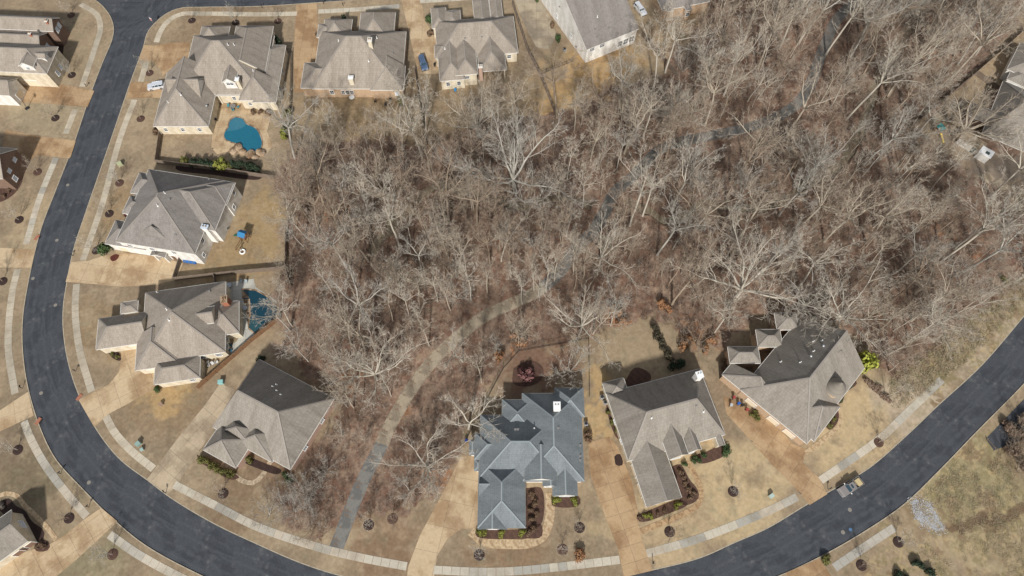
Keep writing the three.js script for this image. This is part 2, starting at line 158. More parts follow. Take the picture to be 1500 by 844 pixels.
M.mulch = std(lin(1, 1, 1), 0.97, { map: tex(256, 256, (u, v) => { const n = fbmP(u, v, 24, 4, 0.75), s = fbmP(u, v, 4, 4); return mixc([58, 42, 36], [112, 82, 66], n * 1.2 - 0.15 + (s - 0.5) * 0.5); }) });
M.mulchDark = std(lin(0.45, 0.45, 0.5), 0.97, { map: M.mulch.map }); M.mulchRed = std(lin(1.0, 0.42, 0.36), 0.97, { map: M.mulch.map });
M.stone = std(lin(0.4, 0.32, 0.24), 0.9, { map: concTex([250, 240, 226], [170, 150, 130], 1) });
M.gravel = std(lin(1, 1, 1), 0.95, { map: tex(256, 256, (u, v) => { const n = fbmP(u, v, 40, 3, 0.8) - 0.5, s = fbmP(u, v, 4, 4); return mixc([184, 186, 190], [150, 150, 150], s).map(k => k + n * 70); }) });

// ---------------------------------------------------------------- ground, roads, kerbs
const far = mesh('ground', new THREE.PlaneGeometry(3400, 3400).rotateX(-Math.PI / 2).translate(0, -0.6, 0), std(lin(0.22, 0.18, 0.12), 0.97)); tag(far, 'dry winter ground reaching to the horizon beyond the lots', null, null, 'structure');
const mapUV = g => { const p = g.attributes.position, uv = g.attributes.uv; for (let i = 0; i < p.count; i++) uv.setXY(i, (p.getX(i) - MX0) / MW, (p.getZ(i) - MZ0) / MD); return g; };
const creekHole = c => { const l = offset(c, 1.5).map((p, i) => V3(p.x + Math.sin(i * 1.7) * 0.35, 0, p.z + Math.cos(i * 2.3) * 0.5)), r = offset(c, -1.5).map((p, i) => V3(p.x + Math.sin(i * 2.1) * 0.35, 0, p.z + Math.cos(i * 1.3) * 0.5)); return { l, r, ring: [...l, ...r.slice().reverse()] }; };
const cA = creekHole(creekA), cB = creekHole(creekB);
const e1 = IN[IN.length - 1], e0 = IN[0];
mesh('lawn', mapUV(poly([...IN, V3(420, 0, e1.z - 40), V3(420, 0, e0.z - 40), V3(e0.x + 30, 0, e0.z - 4)], 0, 1, [cA.ring, cB.ring])), groundMat).userData = { kind: 'structure', label: 'dormant tan lawns and leaf littered woodland floor inside the road bend' };
const o0 = OUT[0], o1 = OUT[OUT.length - 1];
mesh('lawn', mapUV(poly([...OUT, V3(420, 0, o1.z - 30), V3(420, 0, 220), V3(-420, 0, 220), V3(-420, 0, o0.z)], 0)), groundMat).userData = { kind: 'structure', label: 'dormant tan lawns on the outer side of the road bend' };
for (const c of [cA, cB]) { // creek trench with banks and water
  const n = c.l.length, mid = (a, b, t, y) => V3(lerp(a.x, b.x, t), y, lerp(a.z, b.z, t)), pos = [], idx = []; const prof = [[0, 0], [0.1, -0.9], [0.24, -1.9], [0.5, -2.2], [0.76, -1.9], [0.9, -0.9], [1, 0]];
  for (let i = 0; i < n; i++) for (let j = 0; j < 7; j++) { const p = mid(c.l[i], c.r[i], prof[j][0], prof[j][1]); pos.push(p.x, p.y, p.z); if (i && j) { const a = (i - 1) * 7 + j - 1; idx.push(a, a + 7, a + 1, a + 1, a + 7, a + 8); } }
  const uv = []; for (let i = 0; i < pos.length; i += 3) uv.push((pos[i] - MX0) / MW, (pos[i + 2] - MZ0) / MD);
  const g = new THREE.BufferGeometry(); g.setAttribute('position', new THREE.Float32BufferAttribute(pos, 3)); g.setAttribute('uv', new THREE.Float32BufferAttribute(uv, 2)); g.setIndex(idx); g.computeVertexNormals();
  mesh('creek_bank', g, groundMat).userData = { kind: 'structure', label: 'leaf covered banks of the narrow creek in the wood' };
  mesh('creek_water', ribbon(c.l.map((p, i) => mid(p, c.r[i], 0.33, 0)), c.l.map((p, i) => mid(p, c.r[i], 0.67, 0)), -2.0), std(lin(0.02, 0.018, 0.014), 0.6)).userData = { kind: 'structure', label: 'dark still water lying in the narrow woodland creek' };
}
// road surface between the two edges: resample both to matching stations
{
  const a = px(innerEdge.slice(6)), b = px(outerEdge.slice(4));
  const ca = new THREE.CatmullRomCurve3(a, false, 'centripetal'), cb = new THREE.CatmullRomCurve3(b, false, 'centripetal');
  // centre line from nearest pairs
  const N = 260, A = ca.getSpacedPoints(N), Bp = cb.getSpacedPoints(900), A2 = [], B2 = []; let k = 0;
  for (let i = 0; i <= N; i++) { let best = k, bd = 1e9; for (let j = k; j < Math.min(901, k + 60); j++) { const d = Bp[j].distanceTo(A[i]); if (d < bd) { bd = d; best = j; } } k = best; A2.push(A[i]); B2.push(Bp[best]); }
  const g = ribbon(A2, B2, -0.12, 14); mesh('road', g, M.asphalt).userData = { kind: 'structure', label: 'dark asphalt street bending round the wooded block' };
  const tA = px([[-500, -8], [-100, -16], [60, -18], [100, -14], [150, 70], [205, 70], [262, 12], [375, 9], [500, 1], [700, -13], [1000, -36], [1400, -62]]), tB = px([[-500, -70], [-100, -75], [60, -78], [120, -78], [165, -78], [215, -78], [262, -78], [375, -80], [500, -84], [700, -92], [1000, -104], [1400, -118]]);
  mesh('road', ribbon(tA, tB, -0.126, 14), M.asphalt).userData = { kind: 'structure', label: 'asphalt side street meeting the bend at the corner' };
  mesh('lawn', mapUV(poly([...tB, V3(420, 0, -420), V3(-420, 0, -420)], 0)), groundMat).userData = { kind: 'structure', label: 'dry lawn along the far side of the side street' };
}
const kerbProf = s => [[-0.02 * s, -0.14], [-0.02 * s, 0.016], [0.17 * s, 0.016], [0.2 * s, -0.09], [0.78 * s, -0.108], [0.78 * s, -0.14]];
const sideOf = (pts, p) => { const i = Math.floor(pts.length / 2), a = pts[i - 1], b = pts[i + 1]; return -(b.z - a.z) * (p.x - a.x) + (b.x - a.x) * (p.z - a.z) > 0 ? 1 : -1; };
const midRoad = P(65, 500);
mesh('kerb', sweep(IN, kerbProf(sideOf(IN, P(750, 905))), 2.4), M.kerb).userData = { kind: 'structure', label: 'pale concrete kerb and gutter along the inner side of the street' };
mesh('kerb', sweep(OUT, kerbProf(-sideOf(OUT, P(750, 990))), 2.4), M.kerb).userData = { kind: 'structure', label: 'pale concrete kerb and gutter along the outer side of the street' };
{ const l = offset(TRAIL, 1.5), r = offset(TRAIL, -1.5), cut = [0, 0, 0, 0]; const idx = (x, y) => { const p = P(x, y); let m = 1e9, k = 0; TRAIL.forEach((q, i) => { const d = q.distanceTo(p); if (d < m) { m = d; k = i; } }); return k; }; const at = [0, idx(559, 655), idx(800, 420), TRAIL.length - 1];
  for (let i = 0; i < 3; i++) mesh('trail', ribbon(l.slice(at[i], at[i + 1] + 1), r.slice(at[i], at[i + 1] + 1), 0.014, 6), M.trails[i]).userData = { kind: 'structure', label: ['grey asphalt end of the footpath at the street', 'tan concrete stretch of the footpath at the wood edge', 'dark grey asphalt footpath winding deep into the wood'][i] }; }

// sidewalks of separate slabs
const walkRuns = [];
function sidewalk(pts, label, mats = M.slabs, w = 1.6, L = 1.8, tone = 0) {
  const c = smooth(px(pts), L), root = new THREE.Group(); root.name = numbered('sidewalk'); root.userData = { kind: 'structure', label }; scene.add(root); walkRuns.push(c);
  const l = offset(c, w / 2), r = offset(c, -w / 2), g = 0.035; let t = Math.floor(R() * mats.length), run = 0;
  for (let i = 1; i < c.length; i++) {
    if (run-- <= 0) { t = Math.floor(R() * mats.length); run = Math.floor(R() * 3.5); }
    const f = g / c[i].distanceTo(c[i - 1]), q = [l[i - 1].clone().lerp(l[i], f), l[i].clone().lerp(l[i - 1], f), r[i].clone().lerp(r[i - 1], f), r[i - 1].clone().lerp(r[i], f)];
    mesh('slab', poly(q, 0.03 + R() * 0.008, 16, [], 0.05), mats[t], root);
  }
}
sidewalk([[615, 2], [660, -1], [720, -5]], 'concrete sidewalk beyond the driveway with the blue SUV');
sidewalk([[466, 17], [520, 14], [585, 9]], 'pale sidewalk across the front of the brick house with two chimneys');
sidewalk([[435, 20], [375, 21], [300, 20], [264, 21], [245, 32], [234, 48], [229, 62]], 'curved sidewalk round the corner lot of the pool house', M.slabsWarm);
sidewalk([[214, 92], [206, 120]], 'short sidewalk between the two driveways of the pool house', M.slabsWarm);
sidewalk([[197, 146], [175, 205], [150, 298], [121, 382]], 'long straight sidewalk beside the white wall house', M.slabsWarm);
sidewalk([[112, 416], [110, 454], [116, 510], [134, 574]], 'curving sidewalk before the house with the orange chimney', M.slabsWarm);
sidewalk([[155, 610], [168, 634], [195, 663], [225, 687]], 'sidewalk between the fan driveway and the drive of the dark roof house', M.slabsWarm);
sidewalk([[255, 710], [312, 739], [375, 771], [437, 793], [484, 807]], 'sidewalk from the dark roof house to the footpath');
sidewalk([[484, 807], [537, 819], [596, 830]], 'sidewalk from the footpath to the golden driveway');
sidewalk([[635, 835], [700, 838], [750, 837], [825, 830], [908, 820]], 'sidewalk before the slate blue roof house');
sidewalk([[947, 811], [1012, 793], [1062, 775], [1125, 749], [1168, 728]], 'sidewalk before the steep gabled house');
sidewalk([[1202, 704], [1237, 680], [1290, 642], [1332, 602], [1380, 556]], 'dusty grey sidewalk before the turret house');
sidewalk([[118, 6], [142, 22], [147, 42], [140, 67], [120, 127]], 'sidewalk round the corner lawn of the brown brick house', M.slabsWarm);
sidewalk([[110, 160], [96, 196]], 'short sidewalk between the two outer driveways', M.slabsWarm);
sidewalk([[82, 231], [57, 293], [38, 358]], 'patchy sidewalk before the house with three gable windows');
sidewalk([[26, 394], [19, 422], [14, 460], [12, 510], [22, 577]], 'sidewalk curving along the outer edge of the bend', M.slabsWarm);
sidewalk([[35, 617], [41, 634], [62, 675], [95, 720], [127, 757]], 'sidewalk of pale slabs before the house with the dark bed');
sidewalk([[160, 783], [200, 811], [250, 839], [310, 868]], 'sidewalk of pale slabs past the outer brick driveway');
sidewalk([[1222, 832], [1275, 796], [1310, 773]], 'short dark stained sidewalk beside the grassy lot', [M.slabs[2], M.slabs[4], M.slabs[4]]);

// driveways split into panels
function driveway(pts, label, mats, cell = 3.4, a0 = 0, y = 0.026, name = 'driveway', piece = 'panel') {
  const w = px(pts), root = new THREE.Group(); root.name = numbered(name); root.userData = { kind: 'structure', label }; scene.add(root);
  mesh('joint_bed', poly(w, y - 0.012), M.joint, root);
  const ca = Math.cos(a0), sa = Math.sin(a0), q = w.map(p => ({ x: p.x * ca + p.z * sa, z: -p.x * sa + p.z * ca })), xs = q.map(p => p.x), zs = q.map(p => p.z);
  for (let x = Math.min(...xs); x < Math.max(...xs); x += cell) for (let z = Math.min(...zs); z < Math.max(...zs); z += cell) {
    const c = clipRect(q, x + 0.02, x + cell - 0.02, z + 0.02, z + cell - 0.02); if (c.length < 3 || areaOf(c) < 0.12) continue;
    mesh(piece, poly(c.map(p => V3(p.x * ca - p.z * sa, 0, p.x * sa + p.z * ca)), y + R() * 0.004, 22, [], 0.02), mats[Math.floor(R() * mats.length)], root);
  }
  return w;
}
const z1 = zoomed(200, 10, 3.517), z7 = zoomed(140, 230, 4.44), z8 = zoomed(130, 390, 4.22), z9 = zoomed(280, 510, 4.22), z10 = zoomed(660, 540, 3.245), z11 = zoomed(860, 530, 3.518), z12 = zoomed(1040, 450, 3.668), z14 = zoomed(0, 700, 5.86), zq8 = zoomed(1125, 633, 4);
const curve = (pts, step = 1.2) => smooth(px(pts), step);
driveway([[211, 66], [225, 67], [250, 63], [278, 62], [277, 85], [273, 104], [246, 104], [238, 112], [236, 103], [226, 92], [215, 88], [203, 88]], 'rust stained driveway on the corner lot of the pool house', M.drvOrange);
driveway([[191, 121], [240, 120], [247, 143], [185, 144]], 'short rust stained driveway with the parked white car', M.drvOrange);
driveway([[434, 7], [464, 5], [466, 45], [470, 95], [448, 100], [452, 135], [431, 135], [430, 80]], 'long orange driveway beside the brick house with two chimneys', M.drvOrange);
driveway([[588, 0], [616, -6], [622, 30], [640, 58], [657, 108], [613, 108], [604, 70]], 'tan driveway holding the blue SUV', M.drvTan);
driveway([[752, -4], [790, -8], [806, 26], [815, 52], [805, 72], [786, 70], [770, 40]], 'mottled grey driveway beside the broad grey roof', M.drvGrey);
driveway([[22, 118], [80, 122], [138, 133], [128, 157], [70, 152], [26, 150]], 'orange driveway of the brown brick house', M.drvOrange, 3.4, 0.12);
driveway([[8, 190], [60, 200], [111, 206], [103, 232], [54, 227], [40, 236], [2, 224]], 'orange driveway above the house with three gable windows', M.drvOrange, 3.4, 0.1);
driveway([[0, 363], [51, 366], [46, 392], [-4, 392]], 'tan driveway opposite the white wall house', M.drvTan);
driveway([[104, 384], [130, 382], [150, 375], [172, 371], [200, 372], [235, 377], [268, 386], [258, 410], [230, 417], [180, 420], [135, 416], [96, 413]], 'broad tan driveway beneath the white wall house', M.drvTan, 4.4, 0.15);
driveway([[115, 586], [160, 563], [174, 545], [177, 530], [176, 507], [201, 503], [214, 524], [228, 547], [227, 570], [190, 590], [160, 606], [138, 626]], 'fan shaped tan driveway of the house with the orange chimney', M.drvTan, 4, -0.5);
driveway([[-6, 605], [41, 574], [49, 609], [-4, 634]], 'tan driveway on the outer side of the bend', M.drvTan, 4, -0.4);
driveway([[215, 702], [232, 680], [262, 640], [300, 594], [322, 562], [345, 571], [330, 600], [302, 645], [288, 668], [256, 714], [246, 725]], 'pale concrete driveway along the dark roof house', M.drvPale, 3.6, -0.95);
driveway([[148, 744], [172, 764], [112, 820], [76, 850], [-20, 880], [-12, 836], [20, 815], [45, 806], [72, 798], [92, 786], [125, 760]], 'stained tan driveway leading to brown garage doors', M.drvTan, 3.6, -0.68);
driveway([[594, 862], [598, 830], [615, 785], [640, 738], [660, 700], [676, 667], [698, 668], [704, 692], [702, 768], [694, 774], [675, 775], [655, 790], [640, 815], [633, 866]], 'golden concrete driveway of the slate blue roof house', M.drvTan, 5.2, 0.2);
driveway([[862, 648], [865, 695], [882, 745], [905, 803], [914, 846], [956, 836], [947, 810], [937, 780], [934, 748], [925, 703], [905, 655], [893, 640]], 'brown panelled driveway of the steep gabled house', M.drvOrange, 3.2, -0.28);
driveway([[1060, 580], [1085, 592], [1135, 618], [1160, 650], [1181, 658], [1176, 678], [1200, 700], [1212, 724], [1186, 740], [1165, 715], [1130, 680], [1095, 640], [1064, 606]], 'rusty tan driveway of the turret house', M.drvOrange, 3.4, 0.65);
driveway([[1150, 840], [1200, 818], [1222, 850], [1170, 880]], 'tan driveway apron beyond the street', M.drvOrange, 3.4, -0.5);
function walkway(pts, w, label, mats) { const c = smooth(px(pts), 1.3), root = new THREE.Group(); root.name = numbered('walkway'); root.userData = { kind: 'structure', label }; scene.add(root); const l = offset(c, w / 2), r = offset(c, -w / 2); for (let i = 1; i < c.length; i++) { const f = 0.015; mesh('paver', poly([l[i - 1].clone().lerp(l[i], f), l[i].clone().lerp(l[i - 1], f), r[i].clone().lerp(r[i - 1], f), r[i - 1].clone().lerp(r[i], f)], 0.045 + R() * 0.006, 2.4, [], 0.05), mats[Math.floor(R() * mats.length)], root); } }
walkway([[690, 778], [708, 793], [740, 797], [775, 796], [795, 786], [804, 765], [806, 735], [806, 722]], 1.9, 'curved golden front walk of the slate blue roof house', M.drvTan);
walkway([[936, 780], [960, 770], [1000, 754], [1024, 737], [1026, 715], [1016, 692], [1008, 676]], 1.2, 'curved brick front walk of the steep gabled house', M.drvOrange);
walkway([[1180, 664], [1205, 645], [1230, 620], [1226, 600], [1214, 586]], 1.0, 'curved front walk of the turret house', M.drvTan);
walkway([[332, 680], [352, 703], [372, 707], [386, 694], [398, 672]], 1.0, 'curved pale front walk of the dark roof house', M.drvPale);
walkway(z14(-60, 170, 60, 135, 150, 160, 210, 240, 290, 310, 370, 390, 430, 460, 480, 530), 0.95, 'scalloped walk round the dark bed', M.drvTan);
console.log('ground done');

// ---------------------------------------------------------------- houses
const houses = [];
function roofHeight(b, x, z) { // height of a block's roof over a point of the house frame, or -1
  let s = x - b.cx, t = z - b.cz; if (b.da) { const c = Math.cos(b.da), d = Math.sin(b.da); [s, t] = [s * c + t * d, -s * d + t * c]; } if (b.ax === 'z') [s, t] = [t, s];
  if (Math.abs(s) > b.L / 2 || Math.abs(t) > b.W / 2) return -1;
  let h = b.W / 2 - Math.abs(t); if (b.h1) h = Math.min(h, (s + b.L / 2) * b.hf1); if (b.h2) h = Math.min(h, (b.L / 2 - s) * b.hf2); return b.e + b.p * h;
}
function slopeUV(g, s = 5) { const p = g.attributes.position, n = g.attributes.normal, uv = []; for (let i = 0; i < p.count; i++) { const nx = n.getX(i), nz = n.getZ(i), l = Math.hypot(nx, nz); if (l < 0.01) uv.push(p.getX(i) / s, p.getZ(i) / s); else { const tx = -nz / l, tz = nx / l; const a = p.getX(i) * tx + p.getZ(i) * tz, d = p.getX(i) * nx / l + p.getZ(i) * nz / l; uv.push(a / s, (n.getY(i) > 0.05 ? d * Math.sqrt(1 + (l / Math.max(0.05, n.getY(i))) ** 2) * 0.5 + p.getY(i) * 0.5 : p.getY(i)) / s); } } g.setAttribute('uv', new THREE.Float32BufferAttribute(uv, 2)); return g; }
function triGeo(tris) { const pos = []; for (const t of tris) for (const p of t) pos.push(p.x, p.y, p.z); const g = new THREE.BufferGeometry(); g.setAttribute('position', new THREE.Float32BufferAttribute(pos, 3)); g.computeVertexNormals(); return slopeUV(g); }
function barGeo(a, b, w, h) { const d = b.clone().sub(a), l = d.length(); const g = new THREE.BoxGeometry(w, h, l); const m = new THREE.Matrix4().lookAt(b, a, Math.abs(d.y) > l * 0.98 ? V3(1, 0, 0) : V3(0, 1, 0)); g.applyMatrix4(m); g.translate((a.x + b.x) / 2, (a.y + b.y) / 2, (a.z + b.z) / 2); return g; }
function house(label, cfg) {
  const e0 = (cfg.e || 3.2) + 0.6, A = P(...cfg.dir[0], e0), B = P(...cfg.dir[1], e0), ang = cfg.ang !== undefined ? cfg.ang : Math.atan2(B.z - A.z, B.x - A.x), ca = Math.cos(ang), sa = Math.sin(ang), O = P(...cfg.at, 0);
  const root = thing('house', label, 'house', O, -ang);
  const loc = (x, y, h) => { const w = P(x, y, h), dx = w.x - O.x, dz = w.z - O.z; return V3(dx * ca + dz * sa, h, -dx * sa + dz * ca); };
  const h = { root, loc, ang, O, blocks: [], cfg }; houses.push(h);
  const mat = cfg.roof || M.roofTan, ridgeM = cfg.ridge || M.ridge;
  for (const d of cfg.blocks) {
    const [x0, y0, x1, y1] = d.r, e = d.e ? d.e + 0.6 : e0, p0 = loc(x0, y0, e), p1 = loc(x1, y1, e), da = d.a !== undefined ? d.a - ang : 0;
    let dx = p1.x - p0.x, dz = p1.z - p0.z; if (da) { const c = Math.cos(da), s = Math.sin(da); [dx, dz] = [dx * c + dz * s, -dx * s + dz * c]; } dx = Math.abs(dx); dz = Math.abs(dz);
    const ax = d.ax || (dx > dz ? 'x' : 'z'), L = ax === 'x' ? dx : dz, W = ax === 'x' ? dz : dx, p = d.p || cfg.p || 0.75, ends = d.ends || 'hh';
    const b = { cx: (p0.x + p1.x) / 2, cz: (p0.z + p1.z) / 2, L, W, p, e, ax, da, h1: ends[0] !== 'g', h2: ends[1] !== 'g' };
    const hk = { h: 0.5, m: 0.36, s: 0.22, g: 0 }; let i1 = W * hk[ends[0]], i2 = W * hk[ends[1]]; if (i1 + i2 > L * 0.98) { const k = L * 0.98 / (i1 + i2); i1 *= k; i2 *= k; } b.hf1 = i1 ? W / 2 / i1 : 1; b.hf2 = i2 ? W / 2 / i2 : 1; h.blocks.push(b);
    const c = Math.cos(da), s_ = Math.sin(da), at = (s, t, y) => { const [x, z] = ax === 'x' ? [s, t] : [t, s]; return V3(b.cx + x * c - z * s_, y, b.cz + x * s_ + z * c); };
    const ry = e + p * W / 2, Aq = at(-L / 2, -W / 2, e), Bq = at(L / 2, -W / 2, e), Cq = at(L / 2, W / 2, e), Dq = at(-L / 2, W / 2, e), r1 = at(-L / 2 + i1, 0, ry), r2 = at(L / 2 - i2, 0, ry);
    const up = ax === 'x', f = (a, b2, c2) => up ? [a, c2, b2] : [a, b2, c2], tris = [];
    tris.push(f(Aq, Bq, r2), f(Aq, r2, r1), f(Cq, Dq, r1), f(Cq, r1, r2)); if (b.h1) tris.push(f(Dq, Aq, r1)); if (b.h2) tris.push(f(Bq, Cq, r2));
    const loop = [Aq, Bq, ...(b.h2 ? [] : [r2]), Cq, Dq, ...(b.h1 ? [] : [r1])], th = 0.2, dn = v => V3(v.x, v.y - th, v.z), edge = []; const nT = tris.length;
    for (let i = 0; i < nT; i++) edge.push([dn(tris[i][0]), dn(tris[i][2]), dn(tris[i][1])]);
    for (let i = 0; i < loop.length; i++) { const a = loop[i], b2 = loop[(i + 1) % loop.length]; const q = [[a, dn(a), dn(b2)], [a, dn(b2), b2]]; for (const t of q) edge.push(up ? [t[0], t[2], t[1]] : t); }
    const roof = mesh('roof', triGeo(tris), mat, root); mesh('fascia', triGeo(edge), cfg.fascia || M.trim, roof);
    if (!d.plain) {
      const caps = []; const cap = (a, b2) => { if (a.distanceTo(b2) > 0.4) caps.push(barGeo(a.clone().add(V3(0, 0.01, 0)), b2.clone().add(V3(0, 0.01, 0)), 0.3, 0.07)); };
      cap(r1, r2); if (b.h1) { cap(Aq, r1); cap(Dq, r1); } if (b.h2) { cap(Bq, r2); cap(Cq, r2); }
      if (caps.length) mesh('ridge_cap', merge(caps), ridgeM, roof);
      const gq = (a, b2) => mesh('gutter', barGeo(a.clone().add(V3(0, -0.08, 0)), b2.clone().add(V3(0, -0.08, 0)), 0.16, 0.14), cfg.gutter || M.trim, roof); gq(Aq, Bq); gq(Cq, Dq); if (b.h1) gq(Aq, Dq); if (b.h2) gq(Bq, Cq);
    }
    const oh = d.oh || 0.32, wl = L - oh * 2, ww = W - oh * 2, wm = d.wall || cfg.wall, mk = g => { if (ax === 'z') g.rotateY(Math.PI / 2); g.rotateY(-da); g.translate(b.cx, 0, b.cz); return slopeUV(g, 2.4); };
    if (!d.open) { const b0 = d.base || 0; mesh('wall', mk(box(wl, e - 0.15 - b0, ww, 0, (e - 0.15 + b0) / 2, 0).toNonIndexed()), wm, root); }
    else for (const sx of [-1, 1]) for (const sz of [-1, 1]) mesh('column', mk(box(0.4, e - 0.15, 0.4, sx * (wl / 2 - .2), (e - 0.15) / 2, sz * (ww / 2 - .2)).toNonIndexed()), cfg.wall, root);
    for (const [k, hip] of [[-1, b.h1], [1, b.h2]]) if (!hip) { const o = L / 2 - 0.07, gh = p * (ww / 2), y0g = e - 0.15, q = (s, t, y) => at(s * k, t, y), G = [q(o, -ww / 2, y0g), q(o, ww / 2, y0g), q(o, 0, y0g + gh), q(o - 0.3, -ww / 2, y0g), q(o - 0.3, ww / 2, y0g), q(o - 0.3, 0, y0g + gh)]; mesh('gable', triGeo([[G[0], G[1], G[2]], [G[3], G[5], G[4]], [G[0], G[2], G[5]], [G[0], G[5], G[3]], [G[1], G[4], G[5]], [G[1], G[5], G[2]]]), d.gable || wm, root); }
    // windows and doors on the walls: [side, fraction along, sill, width, height, kind]
    for (const [side, fr, sill, w, hh, kind] of d.win || []) {
      const hx = (ax === 'x' ? wl : ww) / 2, hz = (ax === 'x' ? ww : wl) / 2, g = new THREE.Group(); const cc = Math.cos(da), ss = Math.sin(da), put = (lx, lz, ry) => { g.position.set(b.cx + lx * cc - lz * ss, (sill < 0.2 ? sill : sill * 1.12 + 0.3) + hh / 2, b.cz + lx * ss + lz * cc); g.rotation.y = ry - da; };
      if (side === 's') put(lerp(-hx, hx, fr), hz, 0); if (side === 'n') put(lerp(-hx, hx, fr), -hz, Math.PI); if (side === 'e') put(hx, lerp(-hz, hz, fr), Math.PI / 2); if (side === 'w') put(-hx, lerp(-hz, hz, fr), -Math.PI / 2);
      const isG = kind === 'garage' || kind === 'garageB', isD = kind === 'door'; g.name = isG ? 'garage_door' : isD ? 'door' : 'window'; root.add(g);
      const fm = [box(w + 0.2, 0.1, 0.12, 0, hh / 2 + 0.05, 0.05), box(0.1, hh, 0.12, -w / 2 - 0.05, 0, 0.05), box(0.1, hh, 0.12, w / 2 + 0.05, 0, 0.05)]; if (!isG && !isD) fm.push(box(w + 0.3, 0.1, 0.18, 0, -hh / 2 - 0.05, 0.07)); mesh('frame', merge(fm), cfg.frame || M.frame, g);
      if (isG) { const pm = kind === 'garageB' ? M.garageBrown : (cfg.garage || M.garage); for (let i = 0; i < 4; i++) mesh('panel', new RoundedBoxGeometry(w - 0.02, hh / 4 - 0.03, 0.06, 1, 0.015).translate(0, -hh / 2 + hh / 8 + i * hh / 4, 0.02), pm, g); }
      else if (isD) mesh('leaf', box(w, hh, 0.06, 0, 0, 0.02), M.door, g);
      else { mesh('pane', box(w, hh, 0.03, 0, 0, 0.02), kind === 'blind' ? M.blind : M.glass, g); const n = Math.max(1, Math.round(w / 0.9)), mu = [box(w, 0.06, 0.06, 0, 0, 0.05)]; for (let i = 1; i < n * 2; i++) mu.push(box(i % 2 ? 0.04 : 0.09, hh, 0.06, -w / 2 + i * w / (n * 2), 0, 0.055)); mesh('muntin', merge(mu), cfg.frame || M.frame, g); if (kind === 'shut') for (const q of [-1, 1]) mesh('shutter', box(0.45, hh + 0.1, 0.06, q * (w / 2 + 0.34), 0, 0.04), M.shutter, g); }
    }
  }
  h.surf = (x, y) => { for (let k = 16; k > 0; k -= 0.06) { const q = loc(x, y, k); for (const b of h.blocks) { const r = roofHeight(b, q.x, q.z); if (r >= k) return V3(q.x, k, q.z); } } return loc(x, y, 0); };
  for (const [x, y, w, d, up, m, capM] of cfg.chimneys || []) { // base pixel on the roof
    const s = h.surf(x, y), c = new THREE.Group(); c.name = 'chimney'; c.position.set(s.x, 0, s.z); root.add(c);
    mesh('stack', slopeUV(box(w, s.y + up - 0.5, d, 0, (s.y + up + 0.5) / 2, 0).toNonIndexed(), 2.4), m || cfg.wall, c);
    mesh('cap', new RoundedBoxGeometry(w + 0.25, 0.16, d + 0.25, 1, 0.04).translate(0, s.y + up + 0.08, 0), capM || M.trim, c);
    mesh('flue', merge([-1, 1].map(k => new THREE.CylinderGeometry(0.14, 0.16, 0.4, 10).translate(k * w * 0.22, s.y + up + 0.34, 0))), capM === M.frame ? M.frame : M.stone, c);
  }
  for (const [x, y, k] of cfg.vents || []) { const s = h.surf(x, y); if (k === 'box') mesh('roof_vent', new RoundedBoxGeometry(0.5, 0.2, 0.5, 1, 0.05).translate(s.x, s.y + 0.1, s.z), M.trimDark, root); else if (k === 'dish') mesh('turbine_vent', new THREE.SphereGeometry(0.34, 10, 7).translate(s.x, s.y + 0.3, s.z), M.metal, root); else mesh('vent_pipe', merge([new THREE.CylinderGeometry(0.1, 0.1, 0.7, 8).translate(s.x, s.y + 0.3, s.z), new THREE.ConeGeometry(0.24, 0.22, 8).translate(s.x, s.y + 0.08, s.z)]), M.frame, root); }
  return h;
}
const S = (n, a, b, sill, w, hh, k) => Array.from({ length: n }, (_, i) => ['s', n === 1 ? (a + b) / 2 : lerp(a, b, i / (n - 1)), sill, w, hh, k]);
// corner lot with pool
house('large tan hip roof house beside the freeform blue pool', { dir: [[284, 60], [386, 60]], ang: 0, at: [330, 130], wall: M.cream, p: 0.85, e: 3.4, roof: M.roofTan, blocks: [
  { r: [284, 52, 386, 138], ax: 'x', win: [...S(3, .62, .8, 1, .8, 1.2)] }, { r: [346, 38, 388, 105], ax: 'z', ends: 'hg', e: 4.4 }, { r: [296, 38, 330, 70], ax: 'z', ends: 'hh', e: 3.6 },
  { r: [386, 66, 404, 150], ax: 'z', ends: 'hh', e: 3, p: .5, win: [['e', .4, 1, 1, 1.3], ['e', .7, 1, 1, 1.3]] }, { r: [356, 116, 399, 147], ax: 'z', ends: 'gh', e: 3.2, win: S(2, .25, .75, 1.1, .7, 1.1) }, { r: [319, 122, 358, 140], ax: 'x', e: 3.2, open: 1, p: .7 },
  { r: [245, 106, 305, 185], ax: 'z', ends: 'gh', e: 3.2, win: [...S(3, .15, .8, 1, .8, 1.2)] }, { r: [...z1(195, 366)[0], ...z1(332, 478)[0]], ax: 'x', ends: 'gg', e: 5, p: 1.0, gable: M.white, wall: M.white, win: [['e', .5, 4.4, 1.2, 1.5]] },
  { r: [329, 101, 345, 121], ax: 'z', ends: 'gg', e: 7.0, p: .8, gable: M.white, wall: M.white, win: S(1, .5, .5, 5.4, 1.7, 1.1) }],
  chimneys: [[353, 127, 0.9, 1.1, 3.0, M.cream, M.frame]], vents: [[334, 66], [343, 66], [371, 104], [265, 139], [246, 150], [303, 156, 'dish']] });
